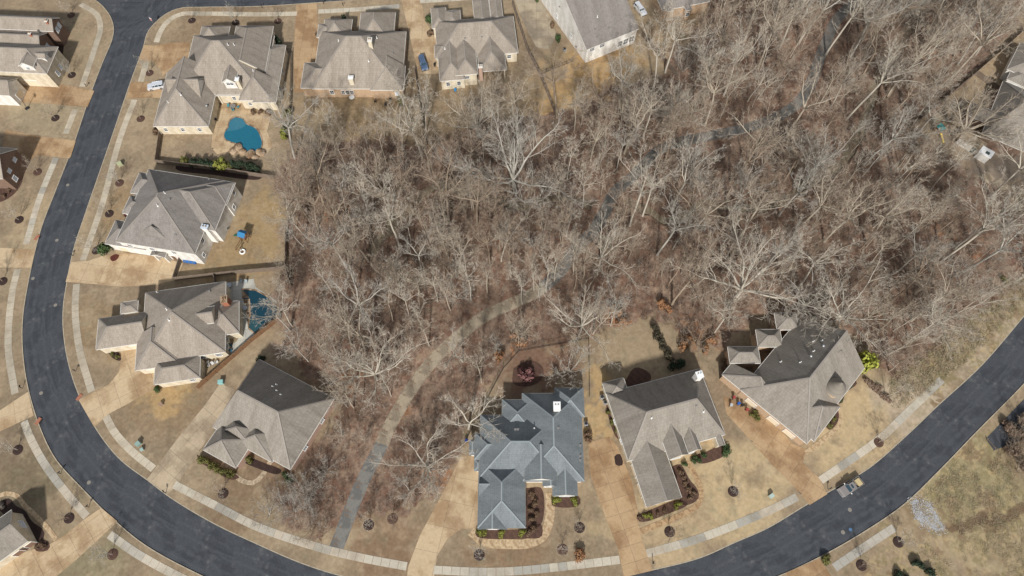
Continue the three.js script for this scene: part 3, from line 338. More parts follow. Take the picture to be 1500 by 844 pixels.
// brick house with two chimneys
house('tan brick house with a wide hip roof and two chimneys', { dir: [[452, 129], [590, 131]], ang: 0.0, at: [525, 110], wall: M.brickTan, p: 0.85, roof: M.roofTan, blocks: [
  { r: [469, 46, 588, 130], ax: 'x', win: [...S(1, .2, .2, 1.0, 1.0, 1.3), ...S(3, .33, .43, 1.0, .8, 1.3), ...S(1, .9, .9, 1, 1, 1.4, 'blind')] }, { r: [446, 92, 500, 129], ax: 'x', ends: 'hh', p: .6, win: [['s', .75, 1, .7, 1.2]] },
  { r: [476, 28, 512, 62], ax: 'z', ends: 'hh' }, { r: [467, 35, 490, 55], ax: 'z', ends: 'hh', p: .6 }, { r: [529, 18, 575, 66], ax: 'z', ends: 'hh', p: .95 }, { r: [546, 96, 591, 132], ax: 'z', ends: 'gh', e: 3.2, win: [['s', .8, 1, 1, 1.3, 'blind']] }],
  chimneys: [[544, 68, 1.0, 1.3, 2.4, M.cream, M.trim], [516, 121, 1.2, 1.1, 2.0, M.cream, M.frame]], vents: [[496, 60], [552, 56], [575, 78, 'box'], [540, 90]] });
house('cream walled house with a hip roof behind the blue SUV', { dir: [[652, 122], [760, 84]], ang: -0.1, at: [700, 90], wall: M.cream, p: 0.8, roof: M.roofTan, blocks: [
  { r: [637, 32, 759, 77], ax: 'x', win: S(1, .9, .9, 1.2, 1, 1.2) }, { r: [641, 72, 682, 116], ax: 'z', ends: 'gh', e: 3.2, win: S(2, .28, .75, 1, .9, 1.4) }, { r: [664, 70, 700, 108], ax: 'z', ends: 'gh', e: 4, win: S(1, .5, .5, 2.2, 1.2, .9) }, { r: [698, 66, 742, 102], ax: 'z', ends: 'gh', e: 3.2, open: 1 },
  { r: [631, 12, 655, 40], ax: 'z', ends: 'hh' }, { r: [650, 16, 676, 40], ax: 'z', ends: 'hh', p: .7 }, { r: [692, 0, 720, 40], ax: 'z' }, { r: [716, -4, 738, 34], ax: 'z' }, { r: [636, 66, 662, 84], ax: 'x', e: 3 }],
  chimneys: [[704, 104, 1, 1.1, 1.8, M.brickPink, M.trim]], vents: [[720, 31, 'box'], [733, 34, 'box'], [681, 56, 'box'], [706, 54, 'box'], [745, 56, 'box'], [652, 72]] });
house('broad grey gable roof house with pale walls beside a white SUV', { dir: [[842, 82], [936, 44]], e: 5, at: [860, 40], wall: M.white, p: 0.5, roof: M.roofGrey, blocks: [
  { r: [787, -28, 936, 42], ax: 'x', ends: 'gg', e: 5, win: [...S(2, .1, .3, 3.2, 1.4, 1.3), ['w', .7, 1.5, .7, 1.1], ['w', .4, 1.5, .7, 1.1], ...S(3, .68, .92, .8, 1.4, 2)] }, { r: [780, -34, 815, 0], ax: 'z', e: 3.6, ends: 'gg' }], vents: [[872, 43, 'box'], [892, 41, 'box'], [844, 69, 'box'], [874, 54, 'box'], [875, 25], [820, 10, 'box']] });
house('dark grey roof house with tan brick half hidden by bare trees', { dir: [[960, 18], [1012, 10]], ang: -0.25, at: [990, -15], wall: M.brickTan, p: .7, roof: M.roofGrey, blocks: [{ r: [945, -40, 1040, 2], ax: 'x' }, { r: [958, -25, 987, 15], ax: 'z' }, { r: [988, -20, 1014, 14], ax: 'z', win: S(1, .5, .5, 1, 1, 1.2) }] });
// brown brick house at the corner
house('brown brick house with two steep wings and white dormers', { dir: [[0, 70], [60, 72]], ang: 0.06, at: [30, 90], wall: M.brickBrown, p: .85, e: 5.2, roof: M.roofTan, blocks: [
  { r: [-40, 20, 78, 46], ax: 'x', ends: 'hg', e: 5.2, win: [['e', .3, 3.2, 1, 1.6, 'blind'], ['e', .65, 3.2, 1, 1.6, 'blind']] }, { r: [-50, 62, 68, 108], ax: 'x', ends: 'hh', e: 5.2, wall: M.cream, win: [['e', .4, 1, .9, 1.6, 'blind'], ['e', .65, 1, .9, 1.6, 'blind'], ...S(1, .72, .72, 0.1, 4.6, 2.3, 'garage')] },
  { r: [-20, 44, 58, 72], ax: 'x', ends: 'hg', e: 4.6, p: .7, win: [['e', .5, 1.2, 1.4, 2, 'blind']] }, { r: [33, 82, 48, 98], ax: 'z', ends: 'gg', e: 7.4, p: .7, base: 5.9, wall: M.white, win: S(1, .5, .5, 5.6, .8, .8) }, { r: [48, 76, 66, 86], ax: 'x', ends: 'gg', e: 7.2, p: .7, base: 5.9, wall: M.white }, { r: [-30, 112, 14, 140], ax: 'x', e: 4, ends: 'hg', wall: M.white, win: [['e', .5, .2, 2.4, 2.2, 'garage']] }],
  chimneys: [[46, 52, .6, .6, .8, M.brickRed, M.trim], [70, 34, .6, .6, .8, M.brickRed, M.trim]] });
house('brown brick gable with three pale windows beside a mulch bed', { dir: [[0, 230], [20, 232]], ang: 0.1, at: [-10, 250], wall: M.brickBrown, p: .9, e: 5, roof: M.roofTan, blocks: [{ r: [-90, 208, 4, 262], ax: 'x', ends: 'hg', e: 5, win: [['e', .28, 3.4, 1, 1.5, 'blind'], ['e', .68, 3.4, 1, 1.5, 'blind'], ['e', .75, .9, 1, 1.5, 'blind']] }] });
// white wall house
house('white walled two storey house with a cut up hip roof and white chimney', { dir: z7(365, 72, 895, 162), ang: 0.17, at: [255, 325], wall: M.white, p: .72, e: 5.6, roof: M.roofGrey, blocks: [
  { r: [...z7(345, 80)[0], ...z7(645, 632)[0]], ax: 'z', win: [...S(3, .12, .7, 3.2, 1, 1.2), ['e', .8, 3.4, 1, 1.5], ['e', .92, 1, .8, 1.2], ...S(1, .62, .62, .1, 1.1, 2.1, 'door')] }, { r: [...z7(480, 110)[0], ...z7(775, 480)[0]], ax: 'x', ends: 'hh', win: [['e', .3, 3.4, .9, 1.3]] }, { r: [...z7(700, 135)[0], ...z7(852, 312)[0]], ax: 'x', ends: 'hh', e: 5.4, win: [['e', .3, 3.2, .9, 1.3], ['e', .75, 1, .9, 1.3]] },
  { r: [...z7(130, 410)[0], ...z7(325, 606)[0]], ax: 'x', ends: 'hg', e: 3, p: .7, win: [...S(2, .35, .78, .05, 2.6, 2.2, 'garage')] }, { r: [...z7(270, 480)[0], ...z7(525, 592)[0]], ax: 'z', ends: 'gh', e: 5.4, p: .75, win: S(2, .2, .5, 3, 1.4, 1.1) }, { r: [...z7(285, 100)[0], ...z7(400, 260)[0]], ax: 'x', ends: 'hh', e: 5, p: .7 }, { r: [...z7(225, 250)[0], ...z7(400, 400)[0]], ax: 'x', ends: 'hg', e: 4.6, p: .7 },
  { r: [...z7(368, 605)[0], ...z7(448, 655)[0]], ax: 'z', ends: 'hg', e: 2.9, p: .5, open: 1 }],
  chimneys: [[...z7(722, 470)[0], 1.5, 1.0, 1.2, M.white, M.blind]], vents: [[...z7(450, 235)[0]], [...z7(480, 275)[0], 'box'], [...z7(405, 318)[0]], [...z7(520, 503)[0], 'box'], [...z7(738, 145)[0], 'box']] });
house('tan hip roof house with an orange brick chimney and angular pool', { dir: z8(380, 625, 860, 535), at: [250, 480], ang: -0.16, wall: M.cream, p: .72, roof: M.roofTan, e: 3.3, blocks: [
  { r: [...z8(350, 165)[0], ...z8(842, 530)[0]], ax: 'z', ends: 'hh', win: [...S(3, .5, .9, 1, 1.2, 1.3), ['e', .8, 1, 1, 1.4], ['e', .9, 1, 1, 1.4]] }, { r: [...z8(60, 325)[0], ...z8(360, 470)[0]], ax: 'x', ends: 'hg', e: 3.1, p: .8, win: S(1, .8, .8, .05, 4.4, 2.2, 'garage') }, { r: [...z8(410, 590)[0], ...z8(685, 690)[0]], ax: 'x', ends: 'hh', e: 3, p: .8, win: S(1, .8, .8, 1, 1, 1.3) }, { r: [...z8(770, 235)[0], ...z8(928, 412)[0]], ax: 'x', ends: 'hh', e: 3, p: .6 },
  { r: [...z8(610, 270)[0], ...z8(775, 350)[0]], ax: 'x', ends: 'gg', e: 5.6, p: .7, win: [['e', .5, 5, 1, .7]] }, { r: [...z8(200, 225)[0], ...z8(300, 280)[0]], ax: 'x', ends: 'hh', e: 4.4, p: .4 }, { r: [...z8(300, 430)[0], ...z8(560, 605)[0]], ax: 'z', ends: 'gh', e: 3.2, p: .75, win: S(1, .4, .4, .05, 4.2, 2.2, 'garage') }],
  chimneys: [[...z8(862, 232)[0], 1.3, 1.6, 2.6, M.brickRed, M.stone]], vents: [[...z8(483, 268)[0]], [...z8(497, 335)[0]], [...z8(425, 165)[0]], [...z8(745, 155)[0], 'box']] });
house('dark charcoal hip roof house with a pink brick side wall', { dir: z9(470, 55, 925, 290), at: z9(500, 430)[0], wall: M.brickPink, p: .9, e: 3.2, roof: M.roofDark, blocks: [
  { r: [...z9(420, 70)[0], ...z9(612, 752)[0]], ax: 'x', ends: 'sm', win: [['e', .3, 1, 1, 1.4], ['e', .7, 1, 1, 1.4]] }, { r: [...z9(190, 455)[0], ...z9(275, 742)[0]], ax: 'z', ends: 'hh', e: 3, p: 1.0, win: S(2, .3, .7, 1, 1, 1.4) }, { r: [...z9(250, 400)[0], ...z9(395, 640)[0]], ax: 'z', ends: 'hh', e: 3.1, p: 1 }, { r: [...z9(395, 400)[0], ...z9(500, 708)[0]], ax: 'z', ends: 'hm', e: 3.1, p: 1, win: S(1, .5, .5, 1, 1.4, 1.5) }],
  vents: [...z9(505, 240, 530, 265, 555, 290, 528, 228)], });
house('slate blue roof house with white front gables and many hips', { dir: z10(140, 222, 520, 222), ang: 0, at: [775, 680], wall: M.white, p: .7, e: 3.4, roof: M.roofSlate, ridge: M.ridgeSlate, fascia: M.trimDark, gutter: M.trimDark, blocks: [
  { r: [...z10(142, 222)[0], ...z10(525, 520)[0]], ax: 'x' }, { r: [...z10(340, 118)[0], ...z10(636, 536)[0]], ax: 'z', ends: 'hh' }, { r: [...z10(495, 92)[0], ...z10(637, 230)[0]], ax: 'z', ends: 'hh', p: .72 }, { r: [...z10(245, 148)[0], ...z10(392, 300)[0]], ax: 'z', ends: 'hh', p: .6 }, { r: [...z10(116, 308)[0], ...z10(290, 434)[0]], ax: 'x', ends: 'hh', e: 3.2 }, { r: [...z10(140, 268)[0], ...z10(250, 360)[0]], ax: 'x', e: 3.3, p: .7 },
  { r: [...z10(90, 340)[0], ...z10(118, 410)[0]], ax: 'z', e: 2.8, p: .4 }, { r: [...z10(114, 434)[0], ...z10(146, 486)[0]], ax: 'z', e: 2.8, p: .4 }, { r: [...z10(135, 440)[0], ...z10(356, 758)[0]], ax: 'z', ends: 'hh', e: 3.2, win: [['w', .3, .05, 2.6, 2.2, 'garage'], ['w', .5, .05, 2.6, 2.2, 'garage'], ['w', .72, .05, 2.6, 2.2, 'garage']] }, { r: [...z10(133, 640)[0], ...z10(268, 766)[0]], ax: 'z', ends: 'gg', e: 3.1, p: .72, win: S(1, .5, .5, .9, 1.5, 1.4) }, { r: [...z10(138, 500)[0], ...z10(260, 614)[0]], ax: 'x', ends: 'gg', e: 3.1, p: .72 },
  { r: [...z10(352, 370)[0], ...z10(506, 532)[0]], ax: 'z', ends: 'gg', e: 4.6, p: .72, win: S(2, .25, .75, 3, .9, 1.2) }, { r: [...z10(436, 420)[0], ...z10(512, 560)[0]], ax: 'z', ends: 'gg', e: 3.6, p: .8, win: S(2, .3, .7, 1, .7, 1.6) }, { r: [...z10(482, 440)[0], ...z10(604, 606)[0]], ax: 'z', ends: 'gg', e: 3.3, p: .7, win: S(1, .5, .5, .8, 1.8, 1.6) }],
  chimneys: [[...z10(503, 190)[0], 1.3, 1.7, 2.0, M.white, M.frame]], vents: [[...z10(308, 290)[0], 'box'], [...z10(320, 290)[0], 'box'], [...z10(398, 285)[0]], [...z10(616, 365)[0], 'box'], [...z10(616, 415)[0], 'box'], [...z10(616, 435)[0], 'box'], [...z10(512, 282)[0], 'box']] });
house('steep tan and charcoal gabled house with pale side wall', { dir: z11(215, 120, 530, 38), at: z11(430, 400)[0], wall: M.cream, p: .95, e: 3.4, roof: M.roofDark, blocks: [
  { r: [...z11(98, 162)[0], ...z11(712, 376)[0]], ax: 'x', ends: 'mm', win: [['w', .4, 1, 1, 1.5], ['w', .7, 1, 1, 1.5]] }, { r: [...z11(192, 400)[0], ...z11(488, 700)[0]], ax: 'z', ends: 'gg', e: 3.1, p: .72, win: [...S(2, .3, .7, 1, 1.1, 1.4), ['w', .45, .05, 2.6, 2.2, 'garage'], ['w', .75, .05, 2.6, 2.2, 'garage']] }, { r: [...z11(350, 300)[0], ...z11(524, 478)[0]], ax: 'z', ends: 'gg', e: 5, p: 1.2, win: S(1, .5, .5, 2, 2, 1.8) }, { r: [...z11(455, 280)[0], ...z11(590, 452)[0]], ax: 'z', ends: 'gg', e: 4.6, p: 1.2, win: S(1, .5, .5, 1, 1.2, 1.6) },
  { r: [...z11(645, 345)[0], ...z11(712, 428)[0]], ax: 'z', ends: 'gg', e: 3.3, p: .7 }, { r: [...z11(78, 110)[0], ...z11(218, 172)[0]], ax: 'z', ends: 'hh', e: 3.2, p: .8 }, { r: [...z11(572, 175)[0], ...z11(628, 270)[0]], ax: 'z', ends: 'gg', e: 6.2, p: .3 }],
  chimneys: [[...z11(560, 90)[0], 1.3, 1.3, 3.4, M.white, M.frame]], vents: [[...z11(332, 290)[0]], [...z11(600, 258)[0]], [...z11(562, 225)[0], 'box']] });
const turretHouse = house('tan roof house with a round cone turret at the wood edge', { dir: z12(95, 390, 520, 735), at: z12(450, 420)[0], wall: M.brickTan, p: .92, e: 3.4, roof: M.roofDark, blocks: [
  { r: [...z12(480, 62)[0], ...z12(522, 735)[0]], ax: 'z', ends: 'gh', win: [['s', .2, .05, 2.4, 2.2, 'garage'], ['s', .55, .05, 2.4, 2.2, 'garage'], ['s', .8, .05, 2.4, 2.2, 'garage']] }, { r: [...z12(95, 212)[0], ...z12(272, 302)[0]], a: 0, ax: 'x', ends: 'hh', e: 3.6, p: .8 }, { r: [...z12(345, 30)[0], ...z12(478, 122)[0]], a: 0, ax: 'x', ends: 'hh', e: 3.6, p: .8 }, { r: [...z12(245, 120)[0], ...z12(392, 214)[0]], a: 0, ax: 'x', e: 3.6, p: .7 }, { r: [...z12(118, 300)[0], ...z12(320, 570)[0]], ax: 'z', ends: 'gh', e: 3.2, p: .6 },
  { r: [...z12(515, 390)[0], ...z12(560, 722)[0]], ax: 'x', ends: 'hm', e: 3.3, p: 1.0, win: [['e', .5, 1, 1.6, 1.5]] }],
  vents: [...z12(380, 295, 485, 298, 557, 238, 555, 185, 600, 182).map(p => p), [...z12(540, 265)[0], 'dish'], [...z12(607, 210)[0], 'dish'], [...z12(583, 650)[0], 'box']] });
{ const t = turretHouse.loc(...z12(676, 428)[0], 8), g = new THREE.Group(); g.name = 'turret'; g.position.set(t.x, 0, t.z); turretHouse.root.add(g); mesh('drum', slopeUV(new THREE.CylinderGeometry(1.85, 1.85, 8, 24, 1, true).translate(0, 4, 0).toNonIndexed(), 2.4), M.brickTan, g); mesh('cone_roof', slopeUV(new THREE.ConeGeometry(2.3, 3.4, 28).translate(0, 9.6, 0).toNonIndexed()), M.roofDark, g); mesh('finial', new THREE.ConeGeometry(0.1, 0.7, 6).translate(0, 11.5, 0), M.black, g); }
house('grey gable roof house with brown garage doors and a dark bed', { dir: [[0, 802], [20, 784]], ang: -0.7, at: [0, 805], wall: M.cream, p: .7, e: 3.2, roof: M.roofDark, blocks: [{ r: [...z14(-420, 640)[0], ...z14(238, 545)[0]], ax: 'x', ends: 'hg', win: [['s', .9, .05, 2.4, 2.1, 'garageB'], ['s', .76, .05, 2.4, 2.1, 'garageB'], ['e', .4, 1, 1.6, 1.5, 'blind']] }] });
house('dark roofed house beyond the fence behind bare branches', { dir: [[1430, 150], [1500, 200]], ang: 0.55, at: [1480, 175], wall: M.brickBrown, p: .6, e: 3.4, roof: M.roofDark, blocks: [{ r: [1470, 118, 1500, 222], ax: 'x' }, { r: [1425, 150, 1480, 195], ax: 'x', e: 3.2 }], });
house('grey roofed house at the fence corner with a white porch', { dir: [[1480, 100], [1500, 115]], ang: 0.6, at: [1510, 100], wall: M.white, p: .6, e: 3.4, roof: M.roofDark, blocks: [{ r: [1495, 62, 1540, 130], ax: 'x' }, { r: [1484, 98, 1502, 128], ax: 'x', e: 3, p: .4, win: [['s', .5, 1, 1, 1.2]] }] });
const shortNames = ['freeform pool house', 'brick house with two chimneys', 'cream walled house', 'broad grey roof house', 'half hidden brick house', 'brown brick house', 'gable with three windows', 'white walled house', 'house with the orange chimney', 'dark charcoal roof house', 'slate blue roof house', 'steep gabled house', 'turret house', 'house with brown garage doors', 'house beyond the fence', 'fence corner house'];
const nearHouse = p => { let m = 1e9, k = 0; houses.forEach((h, i) => { const d = Math.hypot(h.O.x - p.x, h.O.z - p.z); if (d < m) { m = d; k = i; } }); return shortNames[k]; };
console.log('houses done');

// ---------------------------------------------------------------- bare trees
function tubeInto(B, pts, rad, sides) { // tapered tube along points
  const base = B.pos.length / 3, n = pts.length; let ref = V3(1, 0, 0);
  for (let i = 0; i < n; i++) { const d = pts[Math.min(n - 1, i + 1)].clone().sub(pts[Math.max(0, i - 1)]).normalize(); if (Math.abs(d.dot(ref)) > 0.9) ref = Math.abs(d.z) < 0.8 ? V3(0, 0, 1) : V3(0, 1, 0); const a = d.clone().cross(ref).normalize(), b = d.clone().cross(a); for (let k = 0; k < sides; k++) { const t = k / sides * Math.PI * 2, c = Math.cos(t), s = Math.sin(t), nx = a.x * c + b.x * s, ny = a.y * c + b.y * s, nz = a.z * c + b.z * s; B.pos.push(pts[i].x + nx * rad[i], pts[i].y + ny * rad[i], pts[i].z + nz * rad[i]); B.nor.push(nx, ny, nz); } }
  for (let i = 1; i < n; i++) for (let k = 0; k < sides; k++) { const a = base + (i - 1) * sides + k, b = base + (i - 1) * sides + (k + 1) % sides; B.idx.push(a, b, a + sides, b, b + sides, a + sides); }
}
function twigInto(B, p, d, len, w, r) { const s = V3(rr(-1, 1, r), rr(-1, 1, r), rr(-1, 1, r)).cross(d).normalize(), k = B.pos.length / 3, m = p.clone().addScaledVector(d, len * 0.5).add(V3(rr(-.1, .1, r) * len, rr(-.05, .12, r) * len, rr(-.1, .1, r) * len)), e = p.clone().addScaledVector(d, len).add(V3(0, len * 0.1, 0)), n = s.clone().cross(d).normalize(); if (n.y < 0) { n.negate(); s.negate(); } B.pos.push(p.x - s.x * w, p.y - s.y * w, p.z - s.z * w, p.x + s.x * w, p.y + s.y * w, p.z + s.z * w, m.x - s.x * w * .7, m.y - s.y * w * .7, m.z - s.z * w * .7, m.x + s.x * w * .7, m.y + s.y * w * .7, m.z + s.z * w * .7, e.x, e.y, e.z); for (let i = 0; i < 5; i++) B.nor.push(n.x, n.y, n.z); B.idx.push(k, k + 1, k + 2, k + 2, k + 1, k + 3, k + 2, k + 3, k + 4); }
const newB = () => ({ pos: [], nor: [], idx: [] });
const toGeo = B => { const g = new THREE.BufferGeometry(); g.setAttribute('position', new THREE.Float32BufferAttribute(B.pos, 3)); g.setAttribute('normal', new THREE.Float32BufferAttribute(B.nor, 3)); g.setIndex(B.idx); return g; };
function treeGeo(seed, o) {
  const r = rng(seed), tr = newB(), cr = newB(), tw = newB(), ht = o.h, R0 = o.r;
  const turn = (d, ang, az) => { const ref = Math.abs(d.y) < 0.95 ? V3(0, 1, 0) : V3(1, 0, 0), a = d.clone().cross(ref).normalize(), b = d.clone().cross(a); return d.clone().multiplyScalar(Math.cos(ang)).addScaledVector(a, Math.sin(ang) * Math.cos(az)).addScaledVector(b, Math.sin(ang) * Math.sin(az)).normalize(); };
  function path(p, d, len, n, wob, up) { const pts = [p.clone()], dirs = [d.clone()]; let q = p.clone(), c = d.clone(); for (let i = 0; i < n; i++) { c.add(V3(rr(-wob, wob, r), rr(-wob, wob, r) + up, rr(-wob, wob, r))).normalize(); q = q.clone().addScaledVector(c, len / n); pts.push(q); dirs.push(c.clone()); } return { pts, dirs }; }
  const at = (pa, t) => { const f = t * (pa.pts.length - 1), i = Math.min(pa.pts.length - 2, Math.floor(f)); return { p: pa.pts[i].clone().lerp(pa.pts[i + 1], f - i), d: pa.dirs[i + 1] }; };
  const rads = (a, b, n) => Array.from({ length: n + 1 }, (_, i) => lerp(a, b, i / n));
  function fine(p, d, len, rad) { // level 3 branchlet with twigs
    const pa = path(p, d, len, 3, 0.32, 0.06); tubeInto(cr, pa.pts, rads(rad, rad * 0.35, 3), 3);
    const n = o.twigs; for (let i = 0; i < n; i++) { const q = at(pa, rr(0.2, 1, r)); twigInto(tw, q.p, turn(q.d, rr(0.35, 0.95, r), rr(0, 6.28, r)), len * rr(0.35, 0.75, r), o.tw, r); }
  }
  function branch(p, d, len, rad) { const pa = path(p, d, len, 4, 0.3, 0.07); tubeInto(cr, pa.pts, rads(rad, rad * 0.3, 4), 4); const n = o.n3; for (let i = 0; i < n; i++) { const t = (i + r()) / n * 0.8 + 0.2, q = at(pa, t); fine(q.p, turn(q.d, rr(0.5, 1.0, r), rr(0, 6.28, r)), len * rr(0.35, 0.6, r) * (1.15 - t * 0.5), Math.max(0.022, rad * 0.42)); } fine(pa.pts[4], pa.dirs[4], len * 0.45, rad * 0.32); }
  function limb(p, d, len, rad) { const pa = path(p, d, len, 6, o.wob || 0.16, o.up); tubeInto(tr, pa.pts, rads(rad, rad * 0.26, 6), 5); const n = o.n2; for (let i = 0; i < n; i++) { const t = (i + r()) / n * 0.75 + 0.25, q = at(pa, t); branch(q.p, turn(q.d, rr(0.5, 0.95, r), rr(0, 6.28, r)), len * rr(0.32, 0.55, r) * (1.2 - t * 0.6), rad * (1 - t * 0.65) * 0.5); } branch(pa.pts[6], pa.dirs[6], len * 0.35, rad * 0.3); }
  const fork = ht * o.fork, pa = path(V3(0, -0.2, 0), V3(rr(-.05, .05, r), 1, rr(-.05, .05, r)).normalize(), fork, 6, o.bend || 0.07, 0.05), rt = rads(R0, R0 * 0.72, 6); rt[0] *= 1.3; tubeInto(tr, pa.pts, rt, 7);
  const top = pa.pts[6]; let az = rr(0, 6.28, r);
  for (let i = 0; i < o.n1; i++) { az += 6.28 / o.n1 + rr(-.5, .5, r); limb(top, turn(V3(0, 1, 0), o.spread * rr(0.55, 1.2, r), az), (ht - fork) * rr(0.75, 1.05, r), R0 * rr(0.5, 0.7, r)); }
  if (o.leader) { const l = path(top, V3(rr(-.1, .1, r), 1, rr(-.1, .1, r)).normalize(), (ht - fork) * 0.95, 6, 0.1, 0.08); tubeInto(tr, l.pts, rads(R0 * 0.6, R0 * 0.12, 6), 5); for (let i = 0; i < o.n2 + 2; i++) { const t = (i + r()) / (o.n2 + 2) * 0.85 + 0.1, q = at(l, t); branch(q.p, turn(q.d, rr(0.5, 1.0, r), rr(0, 6.28, r)), (ht - fork) * rr(0.25, 0.42, r) * (1.2 - t * .6), R0 * 0.26 * (1 - t * 0.6)); } }
  for (let i = 0; i < (o.low || 0); i++) { const q = at(pa, rr(0.55, 0.95, r)); branch(q.p, turn(q.d, rr(0.8, 1.2, r), rr(0, 6.28, r)), (ht - fork) * rr(0.25, 0.4, r), R0 * 0.2); }
  return { trunk: toGeo(tr), crown: toGeo(cr), twigs: toGeo(tw), tris: (tr.idx.length + cr.idx.length + tw.idx.length) / 3 };
}
const barkC = [[0.43, 0.37, 0.285], [0.47, 0.425, 0.35], [0.32, 0.25, 0.18], [0.42, 0.395, 0.34]], twigC = [[0.38, 0.32, 0.25], [0.46, 0.41, 0.335], [0.30, 0.235, 0.175], [0.38, 0.35, 0.3]];
const barkM = barkC.map(c => std(lin(...c), 0.92)), twigM = twigC.map(c => std(lin(...c), 0.95));
const shapes = { // tall forest trees, broad oaks, thin poles
  tall: [1, 2, 3, 4, 5, 6].map(k => treeGeo(100 + k, { h: 21.5, r: 0.27, fork: 0.56, n1: 4 + k % 3, n2: 6, n3: 5, twigs: 8, tw: 0.021, spread: 0.72, up: 0.07, wob: 0.26, leader: k % 2, low: 2 })),
  broad: [1, 2, 3].map(k => treeGeo(200 + k, { h: 19, r: 0.42, fork: 0.3, n1: 8, n2: 8, n3: 6, twigs: 7, tw: 0.022, spread: 1.0, up: 0.035, wob: 0.24, leader: 1, low: 1 })),
  thin: [1, 2, 3, 4].map(k => treeGeo(300 + k, { h: 17, r: 0.14, fork: 0.62, n1: 4, n2: 5, n3: 4, twigs: 8, tw: 0.02, spread: 0.66, up: 0.08, wob: 0.26, leader: 1, low: 3 })),
  young: [1, 2].map(k => treeGeo(400 + k, { h: 5.4, r: 0.075, fork: 0.3, n1: 5, n2: 4, n3: 3, twigs: 5, tw: 0.017, spread: 0.6, up: 0.06, leader: 1, low: 0 })),
  multi: [1, 2, 3].map(k => treeGeo(500 + k, { h: 8, r: 0.12, fork: 0.06, n1: 8, n2: 5, n3: 4, twigs: 5, tw: 0.02, spread: 0.7, up: 0.06, wob: 0.2, leader: 0, low: 0 }))
};
console.log('tree tris', Object.entries(shapes).map(([k, v]) => k + ':' + v.map(t => t.tris)).join(' '));
const protos = new Map();
function barkTree(name, kind, variant, tone, pos, s, sy, turn, lean, label, group) {
  const sh = shapes[kind][variant % shapes[kind].length], o = new THREE.Group(); o.name = numbered(name); o.position.copy(pos); o.rotation.set(lean[0], turn, lean[1], 'XZY'); o.scale.set(s, s * sy, s); scene.add(o); tag(o, label, 'tree', group);
  mesh('trunk', sh.trunk, barkM[tone], o); const c = mesh('crown', sh.crown, twigM[tone], o); mesh('twigs', sh.twigs, twigM[tone], c).userData.kind = 'stuff'; return o;
}
let nTrees = 0; const spots = [];
const rt = rng(4242);
function woodTree(p, kind, s, tone, sy = 1) { spots.push({ x: p.x, z: p.z, s: kind === 'broad' ? 5 * s : kind === 'tall' ? 3.6 * s : 2.6 * s }); nTrees++; const tn = tone === undefined ? Math.floor(rt() * 4) : tone, where = distTo(p.x, p.z, TRAIL) < 7 ? 'beside the footpath' : Math.min(distTo(p.x, p.z, creekA), distTo(p.x, p.z, creekB)) < 6 ? 'beside the creek' : distTo(p.x, p.z, [...WOOD, WOOD[0]]) < 7 ? 'at the wood edge by the ' + nearHouse(p) : 'in the midst of the wood', hue = ['tan', 'pale', 'brown', 'grey'][tn];
  const lab = { tall: `tall ${hue} bare tree ${where}`, broad: `broad spreading ${hue} bare tree ${where}`, thin: `slender ${hue} bare tree ${where}`, multi: `low many stemmed ${hue} tree ${where}` }[kind], grp = lab.replace('tree ', 'trees ');
  return barkTree({ tall: 'bare_tree', broad: 'spreading_tree', thin: 'slender_tree', multi: 'low_tree' }[kind], kind, Math.floor(rt() * 9), tn, p, s, sy, rt() * 6.28, [rr(-.05, .05, rt), rr(-.05, .05, rt)], lab, grp); }
// trees that can be picked out in the photograph: foot pixel, kind, size
for (const [x, y, k, s, t] of [[752, 280, 'broad', 1.25, 3], [1075, 440, 'broad', 1.2, 1], [1216, 474, 'broad', 0.95, 1], [552, 556, 'broad', 0.9, 1], [850, 484, 'broad', 0.75, 1], [878, 388, 'broad', 0.8, 1], [1377, 384, 'tall', 1.2, 1], [1400, 404, 'tall', 1.2, 3], [1207, 354, 'tall', 1.15, 0], [1163, 340, 'tall', 1.1, 0], [1268, 357, 'tall', 1.1, 0], [1083, 348, 'tall', 1.1, 0], [678, 530, 'tall', 0.75, 1], [536, 516, 'tall', 0.95, 0], [515, 505, 'tall', 1, 0], [630, 690, 'broad', 0.72, 1], [657, 380, 'tall', 0.9, 0], [450, 320, 'tall', 1, 2], [475, 300, 'tall', 1.05, 2], [575, 322, 'tall', 1, 1], [585, 360, 'tall', 1, 1], [782, 425, 'thin', 1, 0], [800, 428, 'thin', 1.05, 1], [812, 412, 'thin', 1.1, 0], [840, 402, 'thin', 1.1, 0], [790, 440, 'thin', .9, 1], [765, 445, 'thin', .9, 1], [660, 455, 'thin', 1, 0], [690, 440, 'thin', 1, 1], [1088, 250, 'tall', 1.1, 0], [960, 250, 'thin', 1.2, 2], [1005, 235, 'thin', 1.2, 2], [1150, 205, 'tall', 1.15, 0], [1240, 175, 'tall', 1.2, 1], [1300, 140, 'tall', 1.2, 0], [1390, 120, 'tall', 1.2, 0], [1210, 80, 'tall', 1.1, 1], [1110, 100, 'tall', 1.1, 0], [1090, 60, 'tall', 1.05, 0], [1060, 140, 'tall', 1.0, 1], [980, 185, 'broad', 0.7, 1], [910, 180, 'broad', 0.65, 0], [700, 200, 'broad', .7, 1], [1340, 430, 'broad', .7, 0], [1170, 420, 'tall', 1, 1], [1330, 500, 'tall', .85, 1], [1300, 520, 'thin', .9, 1], [1297, 581, 'thin', .6, 1]]) woodTree(P(x, y), k, s, t);
